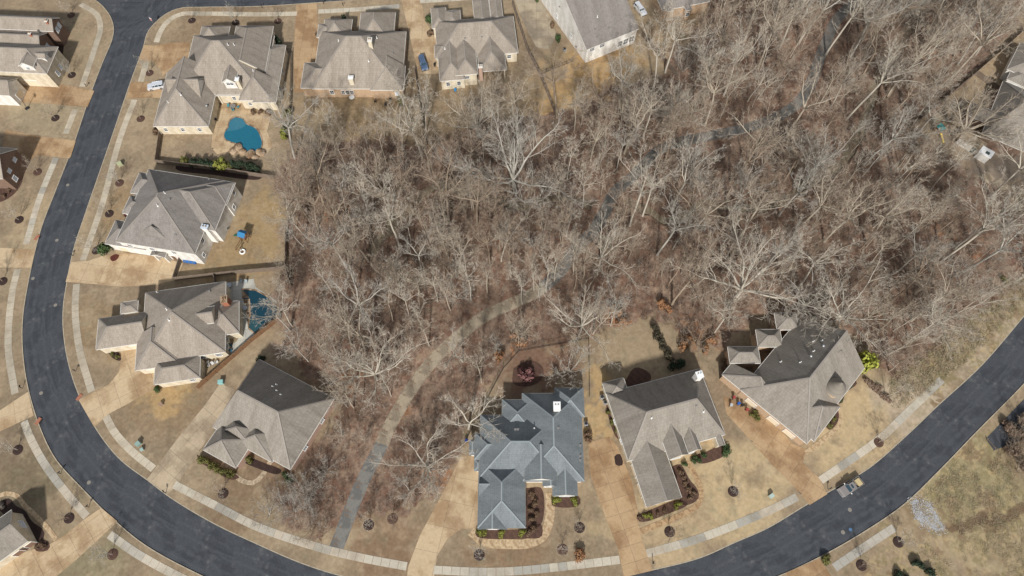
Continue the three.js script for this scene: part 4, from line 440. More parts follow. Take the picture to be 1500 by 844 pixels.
// yard trees that lean over the lawns at the wood's edge
for (const [x, y, k, s, t] of [[625, 196, 'tall', .8, 1], [500, 205, 'tall', .72, 1], [595, 178, 'tall', .8, 1], [690, 200, 'tall', .75, 0], [720, 190, 'tall', .8, 0], [895, 140, 'thin', .8, 0], [925, 108, 'thin', .75, 0], [955, 60, 'thin', .7, 0], [1025, 85, 'thin', .9, 0], [1040, 60, 'tall', .8, 0], [1395, 205, 'broad', .95, 0], [440, 215, 'thin', .8, 0], [835, 545, 'multi', 1.1, 3], [428, 478, 'tall', .7, 1], [420, 432, 'thin', .6, 1], [1020, 505, 'multi', 1.1, 2], [1450, 290, 'tall', 1.1, 1], [1475, 330, 'tall', 1.1, 1]]) woodTree(P(x, y), k, s, t);
{
  let tries = 0; const xs = WOOD.map(p => p.x), zs = WOOD.map(p => p.z), bx = [Math.min(...xs), Math.max(...xs), Math.min(...zs), Math.max(...zs)];
  while (nTrees < 296 && tries++ < 30000) {
    const x = rr(bx[0], bx[1], rt), z = rr(bx[2], bx[3], rt), u = rt(); if (!inPoly(x, z, WOOD) || distTo(x, z, TRAIL) < 2.6 || distTo(x, z, creekA) < 1.4 || distTo(x, z, creekB) < 1.4) continue;
    const low = z > -45 && x < -10 || z > -22; const kind = low ? (u < 0.5 ? 'multi' : u < 0.85 ? 'thin' : 'tall') : u < 0.42 ? 'tall' : u < 0.82 ? 'thin' : u < 0.92 ? 'multi' : 'broad', s = kind === 'broad' ? rr(0.5, 0.75, rt) : low ? rr(0.5, 0.8, rt) : rr(0.75, 1.15, rt), rad = kind === 'broad' ? 5 * s : kind === 'tall' ? 3.4 * s : 2.5 * s;
    { const hh = (kind === 'broad' ? 13 : kind === 'multi' ? 5 : 15) * s, k = H / (H - hh); if (distTo(x * k, z * k, TRAIL) < (kind === 'multi' ? 3 : 4.2)) continue; }
    if (spots.some(q => Math.hypot(q.x - x, q.z - z) < (q.s + rad) * 0.62)) continue; woodTree(V3(x, 0, z), kind, s);
  }
  console.log('trees', nTrees, tries);
}
// understorey: twiggy brush, saplings, brambles
function brushGeo(seed, n, hgt, spread, w) { const r = rng(seed), B = newB(); for (let i = 0; i < n; i++) { const a = rr(0, 6.28, r), d = V3(Math.cos(a) * spread * r(), rr(0.5, 1, r), Math.sin(a) * spread * r()).normalize(), p = V3(rr(-.4, .4, r), 0, rr(-.4, .4, r)), l = hgt * rr(0.5, 1, r); twigInto(B, p, d, l, w, r); for (let k = 0; k < 4; k++) { const q = p.clone().addScaledVector(d, l * rr(0.3, 0.95, r)); twigInto(B, q, V3(d.x + rr(-1, 1, r), d.y * rr(.2, 1, r), d.z + rr(-1, 1, r)).normalize(), l * rr(0.2, 0.45, r), w * 0.7, r); } } return toGeo(B); }
const brushM = std(lin(1, 1, 1), 0.97), leafy = std(lin(1, 1, 1), 0.95);
function scatter(name, label, geo, n, ok, tint, size, seed, AREA = WOOD) { const r = rng(seed), m = new THREE.InstancedMesh(geo, brushM, n), q = new THREE.Quaternion(), M4 = new THREE.Matrix4(), xs = AREA.map(p => p.x), zs = AREA.map(p => p.z), bx = [Math.min(...xs), Math.max(...xs), Math.min(...zs), Math.max(...zs)], col = new THREE.Color(); let i = 0, guard = 0; while (i < n && guard++ < n * 30) { const x = rr(bx[0], bx[1], r), z = rr(bx[2], bx[3], r); if (!inPoly(x, z, AREA) || !ok(x, z, r)) continue; const s = rr(size[0], size[1], r); q.setFromEuler(new THREE.Euler(rr(-.15, .15, r), rr(0, 6.28, r), rr(-.15, .15, r))); M4.compose(V3(x, 0, z), q, V3(s, s * rr(.8, 1.2, r), s)); m.setMatrixAt(i, M4); const t = tint(x, z, r), k = rr(0.75, 1.25, r); col.setRGB(t[0] * k, t[1] * k, t[2] * k); m.setColorAt(i, col); i++; } m.count = i; m.name = numbered(name); m.castShadow = m.receiveShadow = true; scene.add(m); tag(m, label, name === 'leaf_litter' ? 'leaves' : 'brush', null, 'stuff'); }
const offTrail = (x, z) => distTo(x, z, TRAIL) > 2.2, tintBrush = (x, z, r) => { const n = fbm(x * 0.1 + 3, z * 0.1 + 9, 0, 3), u = r(); return u < 0.55 ? mixc([0.17, 0.115, 0.085], [0.24, 0.18, 0.14], n) : u < 0.85 ? [0.28, 0.235, 0.19] : [0.2, 0.12, 0.075]; };
scatter('undergrowth', 'brown twiggy undergrowth covering the woodland floor', brushGeo(11, 9, 2.0, 1.1, 0.022), 4200, offTrail, tintBrush, [0.5, 1.3], 21);
scatter('undergrowth', 'grey brown saplings and brambles among the trees', brushGeo(12, 6, 3.6, 0.8, 0.022), 3600, offTrail, tintBrush, [0.6, 1.4], 22);
scatter('undergrowth', 'pale dry weeds between the trees', brushGeo(13, 12, 1.1, 1.3, 0.02), 3400, offTrail, (x, z, r) => r() < .5 ? [0.3, 0.25, 0.19] : [0.16, 0.1, 0.07], [0.5, 1.3], 23);
// the many lesser trees between the ones that can be told apart
{ const r = rng(808), plain = g => { const q = g.clone(); return q; }, xs = WOOD.map(p => p.x), zs = WOOD.map(p => p.z);
  [['thin', 0], ['tall', 2], ['thin', 3]].forEach(([kd, v], j) => { const sh = shapes[kd][v], geo = mergeGeometries([sh.trunk, sh.crown, sh.twigs]), n = 105, m = new THREE.InstancedMesh(geo, brushM, n), M4 = new THREE.Matrix4(), q = new THREE.Quaternion(), col = new THREE.Color(); let i = 0, guard = 0;
    while (i < n && guard++ < 9000) { const x = rr(Math.min(...xs), Math.max(...xs), r), z = rr(Math.min(...zs), Math.max(...zs), r), s = rr(0.5, 0.85, r), k = H / (H - 13 * s); if (!inPoly(x, z, WOOD) || z > -34 || distTo(x, z, TRAIL) < 2.6 || distTo(x * k, z * k, TRAIL) < 3.4) continue; q.setFromEuler(new THREE.Euler(rr(-.07, .07, r), r() * 6.28, rr(-.07, .07, r))); M4.compose(V3(x, 0, z), q, V3(s, s * rr(.85, 1.1, r), s)); m.setMatrixAt(i, M4); const c = [[0.36, 0.3, 0.23], [0.4, 0.355, 0.29], [0.31, 0.245, 0.18]][Math.floor(r() * 3)]; col.setRGB(...c); m.setColorAt(i, col); i++; }
    m.count = i; m.name = numbered('treeline'); m.castShadow = m.receiveShadow = true; scene.add(m); tag(m, ['fine grey brown mass of lesser bare trees filling the wood', 'mass of lesser forked bare trees filling the wood', 'mass of thin leaning bare saplings filling the wood'][j], 'trees', null, 'stuff'); }); }
const weedTint = (x, z, r) => r() < .6 ? [0.44, 0.37, 0.25] : r() < .6 ? [0.3, 0.28, 0.15] : [0.34, 0.25, 0.17];
scatter('weeds', 'rough dry weeds tufting the grassy lot beyond the street', brushGeo(14, 12, 0.45, 1.6, 0.016), 1300, (x, z) => fbm(x * 0.22 + 8, z * 0.22 + 66, 0, 4, .7) > 0.5, weedTint, [0.6, 1.6], 24, px([[1335, 745], [1440, 640], [1470, 660], [1540, 640], [1560, 860], [1400, 870], [1340, 800], [1380, 760]]));
scatter('weeds', 'pale dry weeds on the dirt verge between the wood and the street', brushGeo(15, 10, 0.8, 1.3, 0.018), 1500, (x, z, r) => r() < 0.4 + fbm(x * .3, z * .3, 0, 3), weedTint, [0.5, 1.3], 25, px([[1300, 560], [1330, 535], [1390, 490], [1455, 440], [1540, 370], [1550, 400], [1490, 455], [1420, 525], [1360, 575], [1310, 600]]));
console.log('trees done');

// ---------------------------------------------------------------- pools, beds, shrubs
function pool(pts, deckPts, label, deckMat, step, waterC) {
  const w = step ? smooth(px([...pts, pts[0]]), step) : px([...pts, pts[0]]), dk = px(deckPts), root = thing('swimming_pool', label, 'pool');
  const ring = w.slice(0, -1); root.position.copy(ring[0]); const L = q => q.map(p => V3(p.x - root.position.x, 0, p.z - root.position.z));
  mesh('water', poly(L(ring), 0.055, 5), waterC, root);
  const cx = ring.reduce((s, p) => s + p.x, 0) / ring.length, cz = ring.reduce((s, p) => s + p.z, 0) / ring.length, grow = (k) => ring.map(p => { const d = Math.hypot(p.x - cx, p.z - cz); return V3(cx + (p.x - cx) * (d + k) / d, 0, cz + (p.z - cz) * (d + k) / d); });
  mesh('coping', poly(L(grow(0.4)), 0.1, 2, [L(ring)], 0.06), M.stone, root);
  return { root, L, ring };
}
const rippleT = tex(256, 256, (u, v) => { const n = fbmP(u, v, 12, 4, .6) * 255; return [n, n, n]; }); rippleT.colorSpace = THREE.NoColorSpace;
const waterMat = (c) => new THREE.MeshPhysicalMaterial({ color: lin(...c), roughness: 0.07, clearcoat: 0.3, clearcoatRoughness: 0.05, bumpScale: 0.05, bumpMap: rippleT, map: tex(256, 256, (u, v) => { const n = fbmP(u, v, 6, 4, .6); return mixc([235, 245, 250], [200, 225, 240], n); }) });
driveway(z1(400, 560, 440, 500, 545, 490, 575, 530, 690, 560, 690, 590, 672, 640, 700, 720, 660, 770, 560, 770, 470, 745, 415, 760, 385, 725), 'buff stone terrace round the freeform pool', M.drvTan, 2.2, 0.05, 0.026, 'terrace', 'paver');
{ const p = pool(z1(505, 570, 545, 576, 565, 605, 610, 625, 634, 660, 646, 708, 628, 744, 592, 753, 555, 735, 520, 706, 482, 694, 456, 680, 453, 650, 474, 622, 480, 590), [], 'freeform blue swimming pool with a shallow shelf and rocks', null, 0.9, waterMat([0.012, 0.15, 0.21]));
  mesh('shelf', poly(p.L(smooth(px(z1(505, 572, 543, 578, 563, 608, 520, 634, 476, 640, 462, 646, 474, 622, 480, 590, 505, 572)), 0.8).slice(0, -1)), 0.062), waterMat([0.05, 0.2, 0.26]), p.root);
  const rk = rng(5); for (const [x, y, s] of z1(520, 725, 545, 745, 610, 775, 640, 750, 585, 762, 500, 742).map(q => [...q, 1])) { const g = new THREE.IcosahedronGeometry(1, 1), a = g.attributes.position; for (let i = 0; i < a.count; i++) { const n = 0.8 + 0.4 * vn(a.getX(i) * 2 + x, a.getY(i) * 2 + a.getZ(i) * 2 + y, 256); a.setXYZ(i, a.getX(i) * n, a.getY(i) * n * 0.6, a.getZ(i) * n); } g.computeVertexNormals(); const b = mesh('boulder', g, M.stone); b.position.copy(P(x, y, 0.3)); const q = rr(0.7, 1.3, rk); b.scale.set(q * 1.3, q, q); b.rotation.y = rk() * 6; tag(b, 'rough tan boulder set at the edge of the freeform pool', 'boulder', 'boulders along the freeform pool'); } }
driveway(z8(818, 108, 1020, 78, 1032, 130, 1160, 215, 1190, 310, 1120, 375, 1010, 455, 895, 560, 862, 530, 945, 420, 915, 250, 830, 160), 'pale concrete terrace round the angular pool', M.terrace, 2.6, -0.2, 0.026, 'terrace', 'paver');
{ const p = pool(z8(950, 145, 1030, 152, 1100, 190, 1165, 250, 1160, 315, 1075, 368, 1030, 416, 990, 380, 986, 322, 1004, 314, 996, 202, 956, 206), [], 'dark teal angular swimming pool behind the tan hip roof', null, 0, waterMat([0.004, 0.045, 0.065]));
  mesh('shelf', poly(p.L(px(z8(990, 324, 1010, 320, 1070, 366, 1030, 412, 992, 378))), 0.062), waterMat([0.03, 0.09, 0.1]), p.root); }
function bed(pts, label, m = M.mulch) { const c = smooth(px([...pts, pts[0]]), 0.8).slice(0, -1); const b = mesh('mulch_bed', poly(c, 0.06, 1.6, [], 0.06), m); b.userData = { kind: 'structure', label }; return c; }
bed(z14(-60, 250, 20, 195, 80, 180, 130, 235, 220, 290, 270, 370, 360, 440, 380, 500, 330, 560, 240, 540, 110, 420, 20, 300), 'dark mulch bed beside the scalloped walk', M.mulchDark);
bed(z14(300, 560, 370, 530, 420, 560, 425, 610, 370, 635, 300, 620), 'small grassy island at the end of the walk');
bed(z10(120, 765, 260, 768, 356, 762, 430, 740, 432, 800, 360, 808, 120, 796), 'narrow bed along the garage of the slate blue roof house');
bed(z10(360, 570, 432, 570, 428, 745, 360, 755), 'brown planted court between white front walls');
bed(z10(482, 612, 612, 610, 612, 650, 482, 650), 'shrub bed beneath the small white gable');
bed(z11(430, 545, 480, 530, 530, 610, 570, 660, 575, 700, 540, 732, 490, 735, 470, 640), 'rust brown bed inside the curved brick walk');
bed(z11(255, 790, 300, 775, 480, 712, 520, 735, 400, 790, 300, 825, 262, 820), 'planted bed beneath the garage gable');
bed(z11(530, 490, 600, 470, 720, 425, 735, 460, 700, 490, 580, 525), 'green planted bed by the arched gable', M.mulch);
bed(z11(140, 490, 165, 472, 185, 530, 150, 535), 'round dark bed beside the pale side wall', M.mulchDark);
bed(z11(95, 210, 130, 240, 190, 390, 160, 400, 120, 320), 'strip bed along the pale side wall');
bed(z11(190, 110, 250, 30, 330, 70, 300, 130, 220, 130), 'brown bed behind the steep gabled house', M.mulch);
bed(z12(570, 520, 640, 500, 690, 560, 685, 620, 640, 660, 600, 600), 'yellow green bed inside the curve of the front walk');
bed(z12(660, 500, 700, 440, 770, 380, 790, 410, 730, 460, 705, 520), 'bed of low shrubs beneath the cone turret');
bed(z9(35, 660, 90, 690, 270, 780, 300, 800, 250, 815, 120, 745, 50, 700), 'bed of clipped shrubs along the dark roof house');
bed(z9(300, 650, 420, 700, 560, 760, 540, 780, 400, 740, 320, 700), 'shaded bed by the entry of the dark roof house', M.mulchDark);
bed(z7(95, 650, 125, 632, 155, 640, 130, 675, 100, 678), 'red mulch bed at the corner of the garage', M.mulchRed);
bed(z7(185, 350, 225, 335, 220, 390, 185, 388), 'small dark bed beside the white wall house', M.mulchRed);
bed(z8(92, 400, 112, 480, 160, 500, 200, 585, 150, 570, 105, 500), 'curved dark bed beside the garage', M.mulchDark);
bed([[0, 275], [20, 262], [30, 245], [34, 258], [26, 278], [10, 292], [-4, 296]], 'brown mulch bed beneath the gable with three windows');
bed([[64, 112], [84, 60], [92, 62], [78, 120]], 'narrow bed along the brown brick walls', M.mulchDark);
bed([[752, 540], [775, 528], [795, 538], [794, 555], [775, 566], [752, 562]], 'round bed holding the red maple', M.mulch);
bed([[258, 240], [310, 246], [362, 250], [384, 254], [382, 262], [310, 256], [258, 248]], 'hedge bed along the terrace fence', M.mulchDark);
function leafGeo(seed, n, flat, leaf) { const r = rng(seed), B = newB(), cl = Array.from({ length: 9 }, () => { const a = rr(0, 6.28, r), e = rr(0.05, 1.3, r), k = rr(0.45, 0.75, r); return V3(Math.cos(a) * Math.cos(e) * k, Math.sin(e) * k * flat, Math.sin(a) * Math.cos(e) * k); }); for (let i = 0; i < n; i++) { const c = cl[i % 9], d = V3(rr(-1, 1, r), rr(-0.7, 1, r), rr(-1, 1, r)).normalize(), p = c.clone().addScaledVector(d, rr(0.25, 0.46, r)); p.y = Math.max(0.02, p.y + 0.25 * flat); const t = V3(rr(-1, 1, r), rr(-.3, .6, r), rr(-1, 1, r)).cross(d).normalize(), q = d.clone().cross(t), l = leaf * rr(.7, 1.3, r), k = B.pos.length / 3; for (const [a, b] of [[-1, 0], [0, -.6], [1, 0], [0, .6]]) { B.pos.push(p.x + t.x * a * l + q.x * b * l, p.y + t.y * a * l + q.y * b * l, p.z + t.z * a * l + q.z * b * l); B.nor.push(d.x, d.y, d.z); } B.idx.push(k, k + 1, k + 2, k, k + 2, k + 3); } return toGeo(B); }
const leafG = [1, 2, 3].map(k => leafGeo(600 + k, 620, 0.9, 0.12)), stemG = (() => { const r = rng(61), B = newB(); for (let i = 0; i < 7; i++) { const a = i * 0.9, t = V3(Math.cos(a) * 0.55, rr(.6, .95, r), Math.sin(a) * 0.55); tubeInto(B, [V3(0, -0.05, 0), t.clone().multiplyScalar(.5).add(V3(0, .1, 0)), t], [0.04, 0.03, 0.015], 4); } return toGeo(B); })();
const stemM = std(lin(0.12, 0.09, 0.06), 0.95), fol = c => new THREE.MeshStandardMaterial({ color: lin(...c), roughness: 0.85, side: THREE.DoubleSide });
const F = { bright: fol([0.32, 0.34, 0.05]), thicket: fol([0.22, 0.15, 0.105]), murk: fol([0.06, 0.05, 0.028]), green: fol([0.05, 0.085, 0.025]), dark: fol([0.022, 0.038, 0.017]), lime: fol([0.2, 0.21, 0.035]), olive: fol([0.13, 0.125, 0.03]), brown: fol([0.16, 0.1, 0.06]), rust: fol([0.3, 0.15, 0.07]), red: fol([0.17, 0.075, 0.07]), grey: fol([0.15, 0.125, 0.105]) };
const shrubSeen = new Map();
function shrub(x, y, rad, hgt, col, label, group, name = 'shrub') { const o = thing(name, label, name === 'shrub' ? 'shrub' : 'tree', P(x, y, 0), R() * 6.28, group); o.scale.set(rad, hgt, rad); const f = mesh('foliage', leafG[Math.floor(R() * 3)], F[col], o); f.userData.kind = 'stuff'; mesh('stem', stemG, stemM, o); return o; }
const many = (pts, rad, h, col, label, group) => pts.forEach(([x, y]) => shrub(x, y, rad * rr(.85, 1.15), h * rr(.85, 1.15), col, label, group));
many(z1(255, 805, 780, 565), 1.5, 2.2, 'olive', 'olive green garden shrub beside the terrace of the freeform pool', 'olive shrubs round the freeform pool');
many(z1(300, 812, 340, 818, 370, 822, 400, 824, 515, 828, 550, 832, 590, 838, 620, 838), 1.7, 2.4, 'dark', 'dark evergreen shrub in the hedge behind the freeform pool', 'dark hedge shrubs behind the freeform pool');
shrub(...z1(450, 835)[0], 2.4, 3.4, 'lime', 'large yellow green shrub standing out of the dark hedge');
shrub(...z1(478, 832)[0], 1.7, 2.4, 'olive', 'mid green shrub next to the large yellow green shrub');
shrub(...z1(762, 672)[0], 1.9, 2.8, 'lime', 'yellow green shrub at the fence beside the freeform pool');
shrub(...z1(772, 628)[0], 1.4, 2.0, 'dark', 'dark evergreen shrub between two yellow green ones at the fence');
many(z1(725, 190, 738, 215), 1.4, 2.2, 'dark', 'dark evergreen shrub at the gable end of the pool house', 'evergreens at the gable end');
many(z1(605, 545, 640, 545, 680, 548), 1.1, 1.0, 'brown', 'low russet shrub beneath the cream wall of the pool house', 'russet shrubs under the cream wall');
shrub(...z1(108, 650)[0], 1.3, 1.8, 'brown', 'brown round shrub at the garage corner of the pool house');
shrub(506, 34, 0.9, 3.2, 'dark', 'narrow dark evergreen in the front nook of the brick house');
shrub(587, 150, 1.5, 1.6, 'olive', 'olive clipped shrub at the back corner of the brick house');
many([[586, 50], [587, 58], [466, 52]], 1.1, 1.4, 'brown', 'brown bare shrub against the brick house wall', 'brown shrubs by the brick house');
shrub(630, 34, 1.5, 3, 'green', 'green conical evergreen by the front of the cream walled house');
shrub(632, 52, 1.4, 1.6, 'brown', 'brown bare shrub by the tan driveway');
shrub(817, 60, 1.2, 2, 'green', 'round green shrub by the pale side wall of the broad roof house');
shrub(808, 40, 1.1, 1.6, 'brown', 'brown shrub by the grey driveway'); shrub(786, 1, 1.3, 2, 'green', 'green shrub at the end of the grey driveway');
shrub(...z7(75, 615)[0], 1.9, 3.4, 'green', 'glossy green bushy tree at the garage corner of the white wall house');
shrub(...z7(12, 605)[0], 1.0, 1.2, 'grey', 'bare grey shrub beside the glossy green bush');
many(z7(865, 390, 830, 500, 850, 470), 0.9, 0.9, 'dark', 'small dark shrub behind the white wall house', 'dark shrubs at the back porch');
shrub(...z8(430, 765)[0], 1.0, 1.1, 'green', 'round green shrub at the corner of the small hip wing');
many(z8(125, 520, 150, 545, 178, 565), .7, .7, 'olive', 'small mottled shrub in the curved dark bed', 'shrubs of the curved dark bed');
shrub(...z8(98, 420)[0], .8, 1.1, 'dark', 'dark green shrub at the head of the curved bed');
many(z9(70, 695, 105, 705, 140, 735, 165, 745, 210, 770, 255, 782), 1.15, 1.5, 'olive', 'olive clipped shrub along the front of the dark roof house', 'clipped shrubs of the dark roof house');
many(z9(335, 675, 360, 690), 1.2, 1.6, 'olive', 'olive shrub beside the entry of the dark roof house', 'entry shrubs of the dark roof house');
many(z9(590, 790, 610, 820), 1.2, 1.6, 'green', 'green shrub at the end of the pink brick wall', 'shrubs by the pink brick wall');
shrub(...z9(435, 75)[0], 1.2, 1.6, 'dark', 'dark shrub at the back corner of the dark roof house');
many(z10(148, 780, 243, 788, 340, 784), 1.15, 1.3, 'lime', 'round yellow green shrub below the slate blue garage gable', 'round shrubs by the blue garage gable');
many(z10(503, 632, 585, 634), 1.15, 1.3, 'lime', 'round yellow green shrub beneath the small white gable', 'round shrubs beneath the small white gable');
many(z10(385, 600, 400, 640, 380, 670, 410, 690, 385, 720, 395, 760, 370, 780), 0.9, 0.9, 'brown', 'brown dormant shrub in the front court', 'dormant shrubs of the front court');
many(z10(648, 310, 652, 340), 1.1, 1.5, 'brown', 'brown shrub at the outer wall of the slate blue roof house', 'brown shrubs by the outer wall');
shrub(772, 552, 2.3, 2.6, 'red', 'round dark red maple in the back garden bed', undefined, 'red_maple');
many(z11(300, 795, 325, 798), .9, 1, 'lime', 'bright yellow green shrub under the garage gable of the steep house', 'bright shrubs under the garage gable');
many(z11(455, 750, 470, 738), .8, .9, 'lime', 'small bright shrub at the bend of the brick walk', 'bright shrubs at the walk bend');
many(z11(360, 785, 400, 770, 270, 808), .7, .7, 'brown', 'low brown shrub under the garage gable', 'brown shrubs under the garage gable');
many(z11(480, 570, 495, 600, 505, 630, 520, 660, 550, 680, 530, 700), 0.9, 0.8, 'brown', 'low russet shrub inside the curved brick walk', 'russet shrubs inside the brick walk');
many(z11(500, 530, 545, 515, 575, 510, 600, 485, 555, 495), .8, .9, 'green', 'green shrub in the bed by the arched gable', 'green shrubs by the arched gable');
shrub(...z11(712, 460)[0], 1.6, 1.2, 'green', 'wide green mound at the end of the planted bed');
many(z11(110, 265, 130, 310, 150, 350), .8, .9, 'olive', 'low olive shrub in the strip along the pale wall', 'low shrubs along the pale wall');
many(z11(480, 15, 440, 30), 1.4, 1.8, 'dark', 'dark shrub behind the steep gabled house', 'dark shrubs behind the gabled house');
shrub(...z12(818, 308)[0], 3.1, 4.6, 'bright', 'bright yellow green bushy tree behind the turret house', undefined, 'evergreen_tree');
many(z12(590, 530, 620, 530, 660, 600, 640, 640), 1.0, .9, 'olive', 'olive shrub inside the curve of the turret house walk', 'olive shrubs by the turret walk');
many(z12(690, 500, 705, 470, 760, 395, 740, 430), .9, .9, 'green', 'low green shrub beneath the cone turret', 'low shrubs beneath the turret');
many(z12(840, 395, 855, 410, 870, 425, 885, 440, 905, 455, 920, 470, 940, 485, 955, 500, 900, 435), 1.0, .7, 'thicket', 'brown weedy clump on the lawn by the turret house', 'weedy clumps on the turret house lawn');
many(z12(80, 330, 95, 360, 75, 290), 1.2, 1.5, 'brown', 'brown shrub at the wood side of the turret house', 'brown shrubs at the turret house');
many(z12(225, 580, 250, 600, 240, 570), .9, 1, 'olive', 'olive shrub beside the garage of the turret house', 'olive shrubs by the turret garage');
many(z14(330, 590, 360, 570, 390, 595), .7, .7, 'brown', 'small brown shrub on the walk island', 'brown shrubs of the walk island');
shrub(...z14(20, 240)[0], 1, .8, 'grey', 'round grey shrub in the long dark bed');
many([[90, 40], [86, 50], [84, 58]], 1.0, 1.3, 'dark', 'dark shrub beneath the brown brick gable windows', 'shrubs under the brown gable windows'); many([[76, 116], [82, 96]], 1.0, 1.2, 'brown', 'brown shrub at the corner of the brown brick house', 'brown shrubs at the brick corner');
many([[20, 272], [14, 280], [6, 288]], .8, .7, 'brown', 'brown shrub under the gable with three windows', 'shrubs under the three windows'); shrub(24, 266, .9, .9, 'lime', 'yellow green shrub under the gable with three windows');
many([[958, 482], [962, 492], [968, 502], [972, 512], [977, 522], [984, 532]], 1.1, 1.6, 'murk', 'dark evergreen clump on the edge between the two back lawns', 'dark clumps between the back lawns');
many([[895, 455], [905, 462], [910, 475], [755, 495], [765, 505], [1005, 500], [1040, 500], [1030, 515], [1000, 510], [730, 525], [975, 455], [968, 448]], 1.5, 2.4, 'rust', 'copper leaved young beech holding dead leaves at the wood edge', 'copper leaved beeches at the wood edge');
many([[1345, 828], [1360, 838], [1338, 824]], 1.2, 1.3, 'dark', 'dark green clipped hedge shrub beside the grassy lot', 'hedge shrubs beside the grassy lot'); many([[1312, 842], [1325, 848]], 1.2, 1.2, 'dark', 'rounded green hedge shrub by the stained sidewalk', 'green hedge by the stained sidewalk');
many([[1475, 628], [1490, 640], [1482, 662], [1498, 685], [1500, 615]], 1.9, 2.0, 'thicket', 'dense brown dead bush in the thicket on the grassy lot', 'dead bushes of the lot thicket');
[[1480, 640], [1492, 655], [1478, 668], [1500, 640], [1490, 690], [1505, 670], [1496, 625]].forEach(([x, y], i) => barkTree('low_tree', 'multi', i, 2, P(x, y), rr(.5, .7), .8, R() * 6.28, [0, 0], 'brown bare thicket tree among the dead bushes of the grassy lot', 'bare trees of the lot thicket'));
shrub(1208, 821, 1.3, 1.2, 'olive', 'dull olive shrub at the driveway apron'); shrub(849, 812, 1.6, 1.7, 'rust', 'tan leaved round shrub on the front lawn by the sidewalk');
shrub(1470, 412, 1.4, 1.6, 'olive', 'yellow olive shrub at the wood edge by the road'); shrub(425, 163 + 25, 1.5, 2, 'green', 'small green shrub at the wood edge by the orange drive');
// young yard trees in mulch rings
const ringG = (() => { const g = new THREE.CylinderGeometry(0.8, 1.2, 0.14, 18).translate(0, 0.05, 0); return g; })();
[[55, 252], [28, 322], [4, 412], [175, 268], [160, 313], [141, 367], [206, 174], [105, 110], [81, 173], [104, 22], [281, 30], [345, 33], [407, 31], [26, 659], [101, 759], [165, 812], [327, 723], [540, 769], [575, 760], [702, 813], [849, 773], [824, 805], [981, 779], [1074, 720], [1287, 648], [1316, 794], [1262, 828], [219, 107]].forEach(([x, y], i) => {
  const p = P(x, y), b = mesh('mulch_ring', ringG, i % 3 ? M.mulchDark : M.mulch); b.position.copy(p); b.userData = { kind: 'structure', label: 'small round mound of dark mulch at the foot of a young lawn tree' };
  barkTree('young_tree', 'young', i, i % 4, p, rr(.75, 1.1), rr(.9, 1.1), R() * 6.28, [rr(-.04, .04), rr(-.04, .04)], `young bare tree in a mulch ring near the ${nearHouse(p)}`, `young trees in mulch rings near the ${nearHouse(p)}`);
});
[[452, 735], [430, 748], [415, 738], [470, 715], [445, 715], [460, 755], [480, 690], [395, 755]].forEach(([x, y], i) => barkTree('low_tree', 'multi', i, 3, P(x, y), rr(.55, .8), 1, R() * 6.28, [0, 0], 'grey bare crape myrtle clump between the dark roof house and the footpath', 'grey clumps beside the footpath'));
console.log('garden done');

// ---------------------------------------------------------------- fences
function fence(pts, label, type = 'wood', hgt = 1.8, mat) {
  const c = px(pts), root = thing('fence', label, 'fence', c[0].clone()); const m = mat || (type === 'iron' ? M.iron : M.wood); let n = 0;
  for (let i = 1; i < c.length; i++) {
    const a = c[i - 1].clone().sub(c[0]), b = c[i].clone().sub(c[0]), len = a.distanceTo(b), k = Math.max(1, Math.round(len / 2.4)), ry = -Math.atan2(b.z - a.z, b.x - a.x);
    for (let j = 0; j < k; j++) {
      const p = a.clone().lerp(b, j / k), q = a.clone().lerp(b, (j + 1) / k), w = p.distanceTo(q), mid = p.clone().lerp(q, 0.5), g = new THREE.Group();
      const post = mesh('post', type === 'iron' ? box(0.07, hgt + 0.08, 0.07, 0, hgt / 2, 0) : box(0.13, hgt + 0.12, 0.13, 0, hgt / 2, 0), m, root); post.position.copy(p); post.rotation.y = ry;
      const parts = type === 'iron' ? [box(w, 0.05, 0.04, 0, hgt - 0.1, 0), box(w, 0.05, 0.04, 0, 0.2, 0), ...Array.from({ length: 14 }, (_, t) => box(0.025, hgt - 0.1, 0.025, -w / 2 + (t + 0.5) * w / 14, hgt / 2, 0))] : type === 'rail' ? [box(w, 0.14, 0.06, 0, hgt - 0.15, 0), box(w, 0.14, 0.06, 0, hgt * 0.55, 0), box(w, 0.14, 0.06, 0, 0.25, 0)] : [...Array.from({ length: 15 }, (_, t) => box(w / 15 - 0.012, hgt - 0.06 + ((t * 7 + n) % 3) * 0.012, 0.025, -w / 2 + (t + 0.5) * w / 15, hgt / 2, 0)), box(w, 0.09, 0.05, 0, hgt - 0.3, 0.045), box(w, 0.09, 0.05, 0, 0.35, 0.045), box(w, 0.04, 0.14, 0, hgt + 0.02, 0)];
      const pm = mesh('panel', merge(parts), m, root); pm.position.copy(mid); pm.rotation.y = ry; pm.userData.kind = 'stuff'; n++;
    }
  }
}
fence([[237, 198], [231, 240], [312, 249], [403, 263]], 'grey wooden fence behind the freeform pool hedge');
fence([[408, 76], [428, 77], [427, 140], [425, 212]], 'black iron fence between the pool house and the orange driveway', 'iron', 1.6);
fence([[608, 104], [616, 158], [626, 216]], 'grey board fence between the brick house and the blue SUV drive');
fence([[750, 6], [772, 74], [790, 110], [803, 142], [814, 170]], 'grey board fence along the grey driveway');
fence([[790, 110], [840, 90]], 'black iron fence closing the back lawn of the broad roof house', 'iron', 1.5);
fence([[940, 52], [958, 74], [992, 114]], 'dark board fence running into the trees', 'wood', 1.8, M.wood);
fence([[421, 336], [420, 395], [340, 402], [257, 411], [267, 380]], 'weathered fence round the back lawn with the play set');
fence([[316, 405], [319, 424]], 'short fence between the two close houses');
fence([[420, 395], [428, 420]], 'short weathered fence at the corner of the pool terrace');
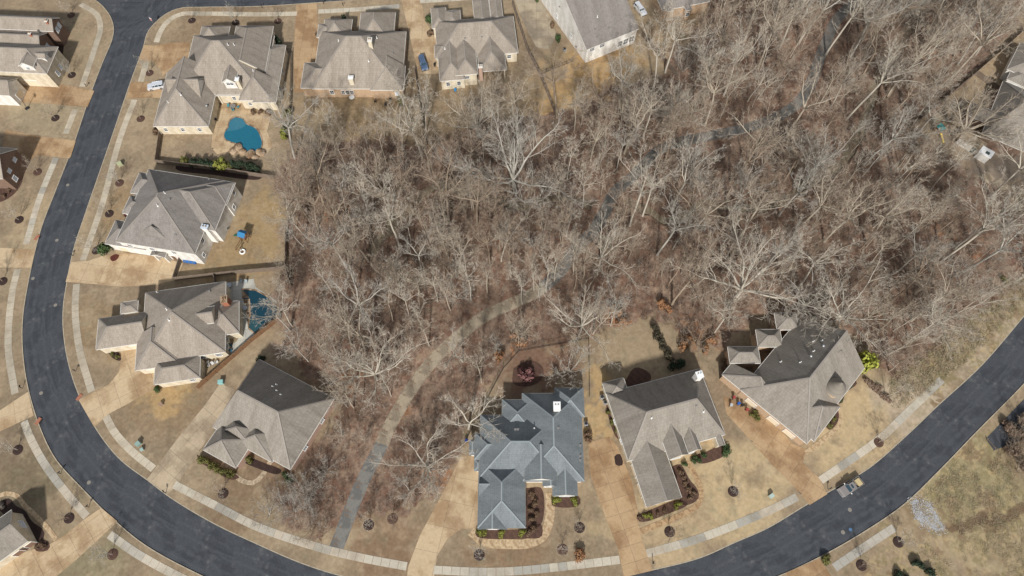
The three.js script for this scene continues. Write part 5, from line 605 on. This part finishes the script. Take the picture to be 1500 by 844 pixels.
fence([[411, 468], [369, 501], [291, 570]], 'red brown board fence below the angular pool', 'wood', 1.8, M.woodBrown);
fence([[760, 515], [737, 541], [712, 588], [678, 655]], 'black iron fence along the wood beside the slate blue roof house', 'iron', 1.5);
fence([[760, 515], [862, 497], [863, 582]], 'dark iron fence round the back garden with the red maple', 'iron', 1.5);
fence([[1500, 46], [1463, 80], [1428, 110]], 'new yellow board fence beyond the wood', 'wood', 1.8, M.woodPale);
fence([[1428, 110], [1380, 150], [1331, 191], [1377, 222]], 'grey fence round the play yard at the wood edge'); fence([[1428, 110], [1466, 138]], 'grey fence between two back yards beyond the wood');

// ---------------------------------------------------------------- vehicles
const paint = c => new THREE.MeshPhysicalMaterial({ color: lin(...c), roughness: 0.4, metalness: 0.35, clearcoat: 0.7, clearcoatRoughness: 0.12 });
const carGlass = std(lin(0.03, 0.06, 0.08), 0.06), rubber = std(lin(0.02, 0.02, 0.02), 0.9), lampR = std(lin(0.35, 0.02, 0.02), 0.3), lampW = std(lin(0.7, 0.7, 0.68), 0.2), trimB = std(lin(0.03, 0.03, 0.035), 0.6);
function frustum(x0, x1, w0, X0, X1, w1, y0, y1) { const a = [[x0, y0, -w0], [x1, y0, -w0], [x1, y0, w0], [x0, y0, w0]], b = [[X0, y1, -w1], [X1, y1, -w1], [X1, y1, w1], [X0, y1, w1]], v = q => V3(...q), T = []; for (let i = 0; i < 4; i++) { const j = (i + 1) % 4; T.push([v(a[i]), v(b[i]), v(b[j])], [v(a[i]), v(b[j]), v(a[j])]); } T.push([v(b[0]), v(b[3]), v(b[2])], [v(b[0]), v(b[2]), v(b[1])]); return triGeo(T); }
function profile(pts, w, bev = 0.06) { const s = new THREE.Shape(pts.map(p => new THREE.Vector2(...p))); const g = new THREE.ExtrudeGeometry(s, { depth: w - bev * 2, bevelEnabled: true, bevelThickness: bev, bevelSize: bev, bevelSegments: 2, curveSegments: 4 }); g.translate(0, 0, -(w - bev * 2) / 2); return g; }
function wheels(o, xs, w, r = 0.36) { for (const x of xs) for (const s of [-1, 1]) { const q = new THREE.Group(); q.name = 'wheel'; q.position.set(x, r, s * (w / 2 - 0.1)); o.add(q); mesh('tyre', new THREE.CylinderGeometry(r, r, 0.24, 18).rotateX(Math.PI / 2), rubber, q); mesh('rim', new THREE.CylinderGeometry(r * 0.62, r * 0.62, 0.26, 12).rotateX(Math.PI / 2), M.metal, q); } }
function suv(label, a, b, mat, L = 4.75, name = 'suv') { // a rear pixel, b front pixel
  const A = P(...a, 0.7), B = P(...b, 0.7), o = thing(name, label, 'car', V3((A.x + B.x) / 2, 0.03, (A.z + B.z) / 2), -Math.atan2(B.z - A.z, B.x - A.x)), h = L / 2, W = 1.9;
  mesh('body', profile([[-h + .1, .32], [-h, .6], [-h + .04, 1.0], [-h + .25, 1.06], [h * .42, 1.06], [h - .35, .98], [h - .06, .84], [h, .6], [h - .08, .32]], W), mat, o);
  mesh('window_band', frustum(-h + .12, h * .42, .84, -h + .42, h * .12, .68, 1.08, 1.62), carGlass, o); mesh('roof', new RoundedBoxGeometry(h * .54 + h - .5, 0.08, 1.36, 2, 0.03).translate((-h + .42 + h * .12) / 2, 1.66, 0), mat, o);
  for (const s of [-1, 1]) { for (const [x0, X0] of [[-h + .14, -h + .44], [-h * .42, -h * .42], [h * .02, h * -.04], [h * .4, h * .11]]) mesh('pillar', barGeo(V3(x0, 1.06, s * .845), V3(X0, 1.64, s * .69), .09, .06), mat, o); mesh('roof_rail', box(L * .4, .05, .05, -h * .2, 1.74, s * .6), M.metal, o); mesh('mirror', new RoundedBoxGeometry(.16, .16, .24, 1, .04).translate(h * .34, 1.12, s * 1.03), mat, o); mesh('headlight', new RoundedBoxGeometry(.3, .16, .4, 1, .04).translate(h - .12, .78, s * .66), lampW, o); mesh('tail_light', new RoundedBoxGeometry(.12, .3, .22, 1, .03).translate(-h + .02, .92, s * .78), lampR, o); }
  mesh('bumper', new RoundedBoxGeometry(.18, .28, W - .1, 1, .05).translate(h - .02, .44, 0), trimB, o); mesh('bumper', new RoundedBoxGeometry(.18, .28, W - .1, 1, .05).translate(-h + .02, .46, 0), trimB, o); wheels(o, [-h * .6, h * .62], W); return o;
}
suv('metallic blue SUV parked on the tan driveway', [616, 80], [624, 106], paint([0.1, 0.16, 0.27]), 4.8);
suv('white SUV parked beside the broad grey roof house', [931, 5], [945, 23], paint([0.75, 0.76, 0.78]), 4.7);
suv('white car with dark blue glass beside the garage of the pool house', [240, 124], [216, 128], paint([0.74, 0.76, 0.8]), 4.4, 'parked_car');
{ const A = P(1262, 703, 0.8), B = P(1231, 723, 0.8), o = thing('pickup_truck', 'beige pickup truck with a tan covered load driving on the street', 'truck', V3((A.x + B.x) / 2, -0.1, (A.z + B.z) / 2), -Math.atan2(B.z - A.z, B.x - A.x)), h = 2.8, mat = paint([0.3, 0.27, 0.25]), W = 2.0;
  mesh('body', profile([[-.75, .45], [-.75, 1.1], [1.1, 1.1], [2.35, 1.06], [h - .06, .95], [h, .6], [h - .08, .4], [.5, .4]], W), mat, o);
  mesh('window_band', frustum(-.78, 1.12, .88, -.62, .55, .72, 1.12, 1.72), carGlass, o); mesh('roof', new RoundedBoxGeometry(1.22, .08, 1.46, 2, .03).translate(-.03, 1.76, 0), mat, o); mesh('sunroof', box(.42, .03, .8, .1, 1.81, 0), carGlass, o);
  mesh('bed', merge([box(1.95, .08, 1.8, -1.8, .62, 0), box(1.95, .62, .1, -1.8, .85, .93), box(1.95, .62, .1, -1.8, .85, -.93), box(.1, .62, 1.76, -.84, .85, 0)]), mat, o); mesh('tailgate', new RoundedBoxGeometry(.1, .6, 1.76, 1, .03).translate(-2.76, .86, 0), mat, o); mesh('load_cover', new RoundedBoxGeometry(1.1, .5, 1.5, 2, .1).translate(-2.0, .98, -.05), std(lin(.5, .4, .22), .9), o);
  for (const s of [-1, 1]) { mesh('mirror', new RoundedBoxGeometry(.18, .2, .3, 1, .04).translate(.95, 1.2, s * 1.14), M.frame, o); mesh('headlight', new RoundedBoxGeometry(.2, .22, .36, 1, .04).translate(h - .08, .82, s * .76), lampW, o); mesh('tail_light', box(.08, .36, .14, -2.8, .9, s * .92), lampR, o); for (const [x0, X0] of [[-.76, -.6], [.2, .1], [1.1, .53]]) mesh('pillar', barGeo(V3(x0, 1.1, s * .885), V3(X0, 1.74, s * .73), .1, .06), mat, o); }
  mesh('bumper', new RoundedBoxGeometry(.2, .3, 1.96, 1, .06).translate(h, .5, 0), M.metal, o); mesh('bumper', new RoundedBoxGeometry(.2, .2, 1.9, 1, .05).translate(-2.86, .5, 0), M.metal, o); wheels(o, [-1.75, 1.75], W, .4); }

// ---------------------------------------------------------------- small things
function acUnit(x, y, label, group) { const o = thing('ac_unit', label, 'ac unit', P(x, y), R() * .4, group); mesh('casing', new RoundedBoxGeometry(.85, .85, .85, 2, .05).translate(0, .48, 0), M.metal, o); mesh('fan_grille', new THREE.CylinderGeometry(.36, .36, .05, 18).translate(0, .93, 0), M.iron, o); mesh('pad', box(1.05, .1, 1.05, 0, .05, 0), M.kerb, o); }
for (const [x, y] of [...z1(738, 330, 738, 352), [593, 108], [593, 116]]) acUnit(x, y, 'grey air conditioner on a pad beside a house wall at the side street', 'air conditioners of the side street houses');
for (const [x, y] of z11(76, 185, 93, 213)) acUnit(x, y, 'pale air conditioner beside the pale wall of the steep house', 'air conditioners of the steep house');
acUnit(...z10(643, 265)[0], 'air conditioner at the outer wall of the slate blue roof house'); acUnit(...z1(722, 460)[0], 'air conditioner at the back corner of the pool house'); acUnit(827, 75, 'grey green air conditioner by the pale side wall');
function bin(x, y, c, label, group) { const o = thing('wheeled_bin', label, 'bin', P(x, y), R() * 6, group); mesh('tub', new THREE.CylinderGeometry(.34, .26, .95, 4, 1).rotateY(.785).translate(0, .52, 0), std(lin(...c), .6), o); mesh('lid', new RoundedBoxGeometry(.6, .08, .62, 1, .03).translate(0, 1.03, 0), std(lin(...c), .6), o); for (const s of [-1, 1]) mesh('wheel', new THREE.CylinderGeometry(.12, .12, .06, 10).rotateZ(1.57).translate(s * .24, .12, -.26), rubber, o); }
bin(...z10(75, 345)[0], [.02, .06, .3], 'blue wheeled bin by the fence of the slate blue roof house'); bin(...z12(150, 522)[0], [.02, .1, .4], 'blue wheeled bin beside the turret house garage'); bin(...z12(125, 490)[0], [.3, .05, .05], 'red wheeled bin beside the turret house garage'); bin(...z12(195, 555)[0], [.3, .05, .05], 'red bin next to the olive shrubs'); bin(...z12(172, 530)[0], [.02, .02, .02], 'black bin between the coloured bins'); bin(637, 97, [.02, .02, .02], 'black bin beside the blue SUV'); bin(...z12(110, 530)[0], [.45, .46, .47], 'pale grey bin beside the turret house garage');
function cabinet(x, y, c, label, s = 1) { const o = thing('utility_box', label, 'utility box', P(x, y), R()); mesh('pad', box(1.3 * s, .12, 1.1 * s, 0, .06, 0), M.kerb, o); mesh('cabinet', new RoundedBoxGeometry(1.1 * s, .9 * s, .9 * s, 1, .05).translate(0, .12 + .45 * s, 0), std(lin(...c), .6), o); mesh('lid', new RoundedBoxGeometry(1.16 * s, .08, .96 * s, 1, .03).translate(0, .16 + .9 * s, 0), std(lin(...c), .6), o); }
cabinet(177, 242, [.4, .42, .25], 'pale green utility box beside the straight sidewalk'); cabinet(204, 651, [.25, .36, .32], 'teal utility box by the bend sidewalk', .9); cabinet(209, 659, [.3, .42, .38], 'small teal utility box beside the larger one', .6); cabinet(325, 561, [.25, .48, .46], 'turquoise utility box at the head of the pale driveway', 1); cabinet(1129, 727, [.4, .5, .45], 'pale green utility box by the sidewalk of the gabled house', .8); cabinet(237, 593 - 470 + 470, [.3, .2, .14], 'brown utility box in front of the small hip wing', .7);
function mailbox(x, y, group) { const o = thing('mailbox', `black mailbox at the kerb near the ${nearHouse(P(x, y))}`, 'mailbox', P(x, y), R() * 6, group); mesh('post', box(.1, 1.15, .1, 0, .57, 0), M.black, o); mesh('arm', box(.08, .08, .5, 0, .95, .15), M.black, o); mesh('box', merge([box(.2, .16, .5, 0, 1.13, .2), new THREE.CylinderGeometry(.1, .1, .5, 10, 1, false, 0, Math.PI).rotateZ(Math.PI / 2).rotateY(Math.PI / 2).translate(0, 1.21, .2)]), M.black, o); }
for (const [x, y] of [[243, 722], [130, 743], [89, 694], [107, 375], [111, 544], [33, 569], [956, 826], [1213, 717], [127, 127], [384, 12], [474, 6], [503, 9]]) mailbox(x, y, 'black mailboxes along the kerb');
function disc(name, x, y, r, c, label, group, h = -0.117) { const o = mesh(name, new THREE.CylinderGeometry(r, r, 0.02, 20), std(lin(...c), .8)); o.position.copy(P(x, y, h)); tag(o, label, name === 'manhole_cover' ? 'manhole' : 'drain', group); return o; }
for (const [x, y] of [[1245, 747], [1235, 780], [130, 707], [83, 352], [60, 576], [99, 271], [48, 408], [81, 447]]) disc('manhole_cover', x, y, .42, [.22, .2, .17], 'round pale manhole cover set in the asphalt', 'manhole covers of the street'); disc('manhole_cover', 1246, 776, .35, [.08, .16, .28], 'blue painted cover beside a round manhole');
function inlet(x, y, a, group) { const o = thing('storm_drain', 'rust brown storm drain inlet in the kerb', 'drain', P(x, y), a, group); mesh('hood', new RoundedBoxGeometry(1.6, .2, .7, 1, .04).translate(0, .03, 0), M.brickRed, o); mesh('grate', box(1.4, .04, .5, 0, -.08, .5), M.iron, o); }
for (const [x, y, a] of [[54, 348, 1.2], [116, 582, 1.1], [56, 617, 1.2]]) inlet(x, y, a, 'storm drains of the bend');
// street name and stop sign at the corner
{ const o = thing('stop_sign', 'red and white octagonal stop sign on a pole at the corner', 'sign', P(227, 38), -.5); mesh('pole', new THREE.CylinderGeometry(.04, .04, 2.9, 8).translate(0, 1.45, 0), M.metal, o); const oct = new THREE.CylinderGeometry(.44, .44, .03, 8).rotateY(Math.PI / 8).rotateX(Math.PI / 2).translate(0, 2.5, .06); mesh('plate', oct, std(lin(.45, .02, .02), .5), o); mesh('border', new THREE.TorusGeometry(.42, .03, 4, 8).rotateZ(Math.PI / 8).translate(0, 2.5, .075), M.frame, o); mesh('street_name_blade', box(.9, .2, .03, 0, 2.98, 0), M.frame, o); }
// basketball hoop on the outer lawn
{ const o = thing('basketball_hoop', 'portable basketball hoop with a dark base by the orange driveway', 'hoop', P(40, 159), 2.3); mesh('base', new RoundedBoxGeometry(.8, .25, 1.1, 1, .08).translate(0, .15, 0), M.black, o); mesh('pole', barGeo(V3(0, .2, 0), V3(0, 3, .5), .12, .12), M.black, o); mesh('backboard', box(1.2, .8, .05, 0, 3.2, .7), M.trimDark, o); mesh('rim', new THREE.TorusGeometry(.23, .02, 6, 16).rotateX(1.57).translate(0, 2.9, 1.0), std(lin(.5, .12, .03), .5), o); }
// play sets
function playset(x, y, label, roofC, slideC, turn) { const o = thing('play_set', label, 'play set', P(x, y), turn); for (const a of [-1, 1]) for (const b of [-1, 1]) mesh('post', box(.12, 2.9, .12, a * .8, 1.45, b * .8), M.woodBrown, o); mesh('deck', box(1.75, .1, 1.75, 0, 1.4, 0), M.woodBrown, o); mesh('canopy', triGeo([[V3(-1, 2.7, -1), V3(-1, 2.7, 1), V3(0, 3.5, 1)], [V3(-1, 2.7, -1), V3(0, 3.5, 1), V3(0, 3.5, -1)], [V3(1, 2.7, 1), V3(1, 2.7, -1), V3(0, 3.5, -1)], [V3(1, 2.7, 1), V3(0, 3.5, -1), V3(0, 3.5, 1)]]), std(lin(...roofC), .8), o); const sl = []; for (let i = 0; i < 6; i++) sl.push(barGeo(V3(0, 1.45 - i * .23, .9 + i * .42), V3(0, 1.45 - (i + 1) * .23, .9 + (i + 1) * .42), .5, .07)); mesh('slide', merge(sl), std(lin(...slideC), .5), o); mesh('swing_beam', barGeo(V3(.9, 2.3, 0), V3(3.8, 2.3, 0), .14, .14), M.woodBrown, o); for (const s of [-1, 1]) mesh('swing_leg', barGeo(V3(3.7, 0, s * 1.0), V3(3.7, 2.3, 0), .12, .12), M.woodBrown, o); for (const sx of [1.8, 2.8]) mesh('swing_seat', merge([box(.5, .04, .2, sx, .5, 0), barGeo(V3(sx - .2, .5, 0), V3(sx - .2, 2.3, 0), .02, .02), barGeo(V3(sx + .2, .5, 0), V3(sx + .2, 2.3, 0), .02, .02)]), M.iron, o); }
playset(...z7(980, 535)[0], 'small play set with a blue canopy and green slide on the back lawn', [.03, .18, .36], [.02, .14, .1], -1.9);
playset(1371, 196, 'play set with a teal canopy and yellow slide in the fenced yard', [.03, .22, .22], [.7, .5, .08], .4);
{ const o = thing('fire_pit', 'round white stone fire pit beside the small play set', 'fire pit', P(...z7(957, 618)[0])); mesh('ring', new THREE.TorusGeometry(.6, .2, 8, 18).rotateX(1.57).translate(0, .2, 0), M.frame, o); mesh('ash_bed', new THREE.CylinderGeometry(.5, .5, .1, 14).translate(0, .06, 0), M.stone, o); }
{ const o = thing('trampoline_cover', 'blue tarpaulin over a stack against the white wall', 'tarpaulin', P(...z7(620, 680)[0]), -.17); mesh('cover', new RoundedBoxGeometry(3.2, .8, 1.3, 2, .2).translate(0, .4, 0), std(lin(.02, .12, .35), .6), o); mesh('strap', merge([-1, 0, 1].map(k => box(.1, .84, 1.34, k, .42, 0))), M.trimDark, o); }
// garden furniture
function chair(x, y, c, a, label, group) { const o = thing('patio_chair', label, 'chair', P(x, y, .04), a, group); const m = std(lin(...c), .7); mesh('seat', new RoundedBoxGeometry(.6, .12, .6, 1, .04).translate(0, .42, 0), m, o); mesh('backrest', new RoundedBoxGeometry(.6, .55, .1, 1, .04).translate(0, .75, -.28), m, o); for (const s of [-1, 1]) for (const t of [-1, 1]) mesh('leg', box(.05, .4, .05, s * .26, .2, t * .26), M.iron, o); }
function table(x, y, r, label, m, group) { const o = thing('patio_table', label, 'table', P(x, y, .04), 0, group); mesh('tabletop', new THREE.CylinderGeometry(r, r, .05, 20).translate(0, .73, 0), m, o); for (let i = 0; i < 4; i++) mesh('leg', box(.06, .72, .06, Math.cos(i * 1.57 + .8) * r * .7, .36, Math.sin(i * 1.57 + .8) * r * .7), M.iron, o); }
table(...z1(500, 520)[0], .8, 'round table on the terrace of the freeform pool', M.trimDark); z1(475, 515, 500, 535, 525, 520).forEach(([x, y], i) => chair(x, y, [.05, .25, .3], i * 2, 'teal patio chair at the terrace table', 'teal chairs of the terrace table'));
z1(380, 545, 378, 590).forEach(([x, y], i) => chair(x, y, i ? [.02, .1, .15] : [.35, .05, .05], 1.5, i ? 'dark blue patio chair beside the garage wing' : 'red patio chair beside the garage wing')); table(...z1(400, 545)[0], .55, 'small table beside the garage wing', M.metal);
{ const o = thing('kettle_grill', 'black kettle grill at the corner of the garage wing', 'grill', P(...z1(413, 588)[0])); mesh('bowl', new THREE.SphereGeometry(.36, 14, 10).scale(1, .85, 1).translate(0, .8, 0), M.black, o); for (let i = 0; i < 3; i++) mesh('leg', barGeo(V3(0, .6, 0), V3(Math.cos(i * 2.1) * .34, 0, Math.sin(i * 2.1) * .34), .04, .04), M.iron, o); }
table(...z8(870, 125)[0], .7, 'round table on the pale terrace of the angular pool', M.metal); table(...z8(970, 265)[0], .6, 'glass table at the edge of the angular pool', M.metal); z8(945, 95, 975, 100).forEach(([x, y]) => chair(x, y, [.35, .4, .42], 0, 'pale lounge chair at the head of the angular pool', 'lounge chairs of the angular pool'));
z8(745, 615, 770, 605, 795, 595, 740, 598).forEach(([x, y]) => chair(x, y, [.6, .6, .6], R() * 6, 'white garden chair in the dark nook behind the hip wing', 'white chairs of the dark nook')); z8(690, 640, 692, 675).forEach(([x, y]) => chair(x, y, [.08, .15, .2], R() * 6, 'blue grey garden chair beside the dark nook fence', 'blue grey chairs of the dark nook')); z8(880, 490, 882, 525).forEach(([x, y]) => chair(x, y, [.03, .1, .15], 1.5, 'dark teal chair under the eave by the angular pool', 'teal chairs under the eave'));
table(...z7(540 * 0 + 850, 430)[0], .6, 'white table on the back porch of the white wall house', M.frame); table(516, 145, .75, 'white round table behind the brick house', M.frame);
for (const [x, y] of [[560, 142], [572, 146], [550, 150], [565, 155]]) chair(x, y, [.03, .03, .03], R() * 6, 'dark patio chair behind the brick house', 'dark patio chairs behind the brick house');
chair(667, 134, [.04, .25, .5], 0, 'blue chair behind the cream walled house'); 
// stone slabs and clutter beyond the wood
{ const o = thing('garden_shed', 'small pale flat roofed shed beyond the wood', 'shed', P(1418, 214), -.72); mesh('wall', box(6, 2.2, 2.8, 0, 1.1, 0), M.white, o); mesh('roof', new RoundedBoxGeometry(6.5, .16, 3.3, 1, .05).translate(0, 2.28, 0), M.drvPale[1], o); mesh('door', box(1, 1.9, .06, 1.4, .95, 1.42), M.shutter, o); }
{ const o = thing('garden_shed', 'white shed with a dark hatch next to the flat roofed one', 'shed', P(1437, 231), -.72); mesh('wall', box(3, 2.4, 2.4, 0, 1.2, 0), M.white, o); mesh('roof', new RoundedBoxGeometry(3.3, .14, 2.7, 1, .05).translate(0, 2.48, 0), M.frame, o); mesh('hatch', box(1, .06, .9, .3, 2.58, .2), M.shutter, o); }
driveway([[1436, 258], [1447, 251], [1458, 262], [1448, 270]], 'square of pale paving beyond the sheds', M.drvPale, 1.8, .6, 0.03, 'terrace', 'paver'); driveway([[1455, 268], [1465, 262], [1490, 280], [1480, 288]], 'grey paved strip beyond the sheds', M.drvGrey, 1.8, .6, 0.03, 'terrace', 'paver');
{ const out = px(zq8(838, 405, 885, 385, 950, 420, 1000, 500, 1035, 570, 980, 585, 900, 550, 850, 480)), r = rng(77), geo = new THREE.DodecahedronGeometry(1, 0), n = 9000, m = new THREE.InstancedMesh(geo, std(lin(1, 1, 1), 0.95), n), cx = out.reduce((a, p) => a + p.x, 0) / 8, cz = out.reduce((a, p) => a + p.z, 0) / 8, M4 = new THREE.Matrix4(), q = new THREE.Quaternion(), col = new THREE.Color(); let i = 0, g = 0;
  while (i < n && g++ < 80000) { const x = cx + rr(-10, 10, r), z = cz + rr(-16, 16, r); const k = inPoly(x, z, out) ? 1 : inPoly(cx + (x - cx) * 0.8, cz + (z - cz) * 0.8, out) ? 0.18 : 0; if (r() > k * (0.35 + 0.65 * sstep(0.4, 0.6, fbm(x * 0.8, z * 0.8, 0, 3)))) continue; const s = rr(0.03, 0.085, r); q.setFromEuler(new THREE.Euler(r() * 6, r() * 6, r() * 6)); M4.compose(V3(x, s * 0.3, z), q, V3(s * 1.3, s * 0.8, s)); m.setMatrixAt(i, M4); const c = rr(0.34, 0.56, r); col.setRGB(c, c * 1.01, c * 1.04); m.setColorAt(i, col); i++; }
  m.count = i; m.name = 'gravel'; m.castShadow = m.receiveShadow = true; scene.add(m); tag(m, 'patch of white gravel spread on the grass beside the road', 'gravel', null, 'stuff'); }
{ const g = mesh('road', poly(px([[1444, 643], [1500, 585], [1560, 520], [1600, 560], [1510, 640], [1456, 660]]), 0.02, 14), M.asphalt); g.userData = { kind: 'structure', label: 'dark asphalt pad beside the dirt verge' }; }
fence([[1445, 643], [1458, 658]], 'short low rail at the asphalt pad', 'rail', .5);
console.log('details done');

renderer.render(scene, camera);
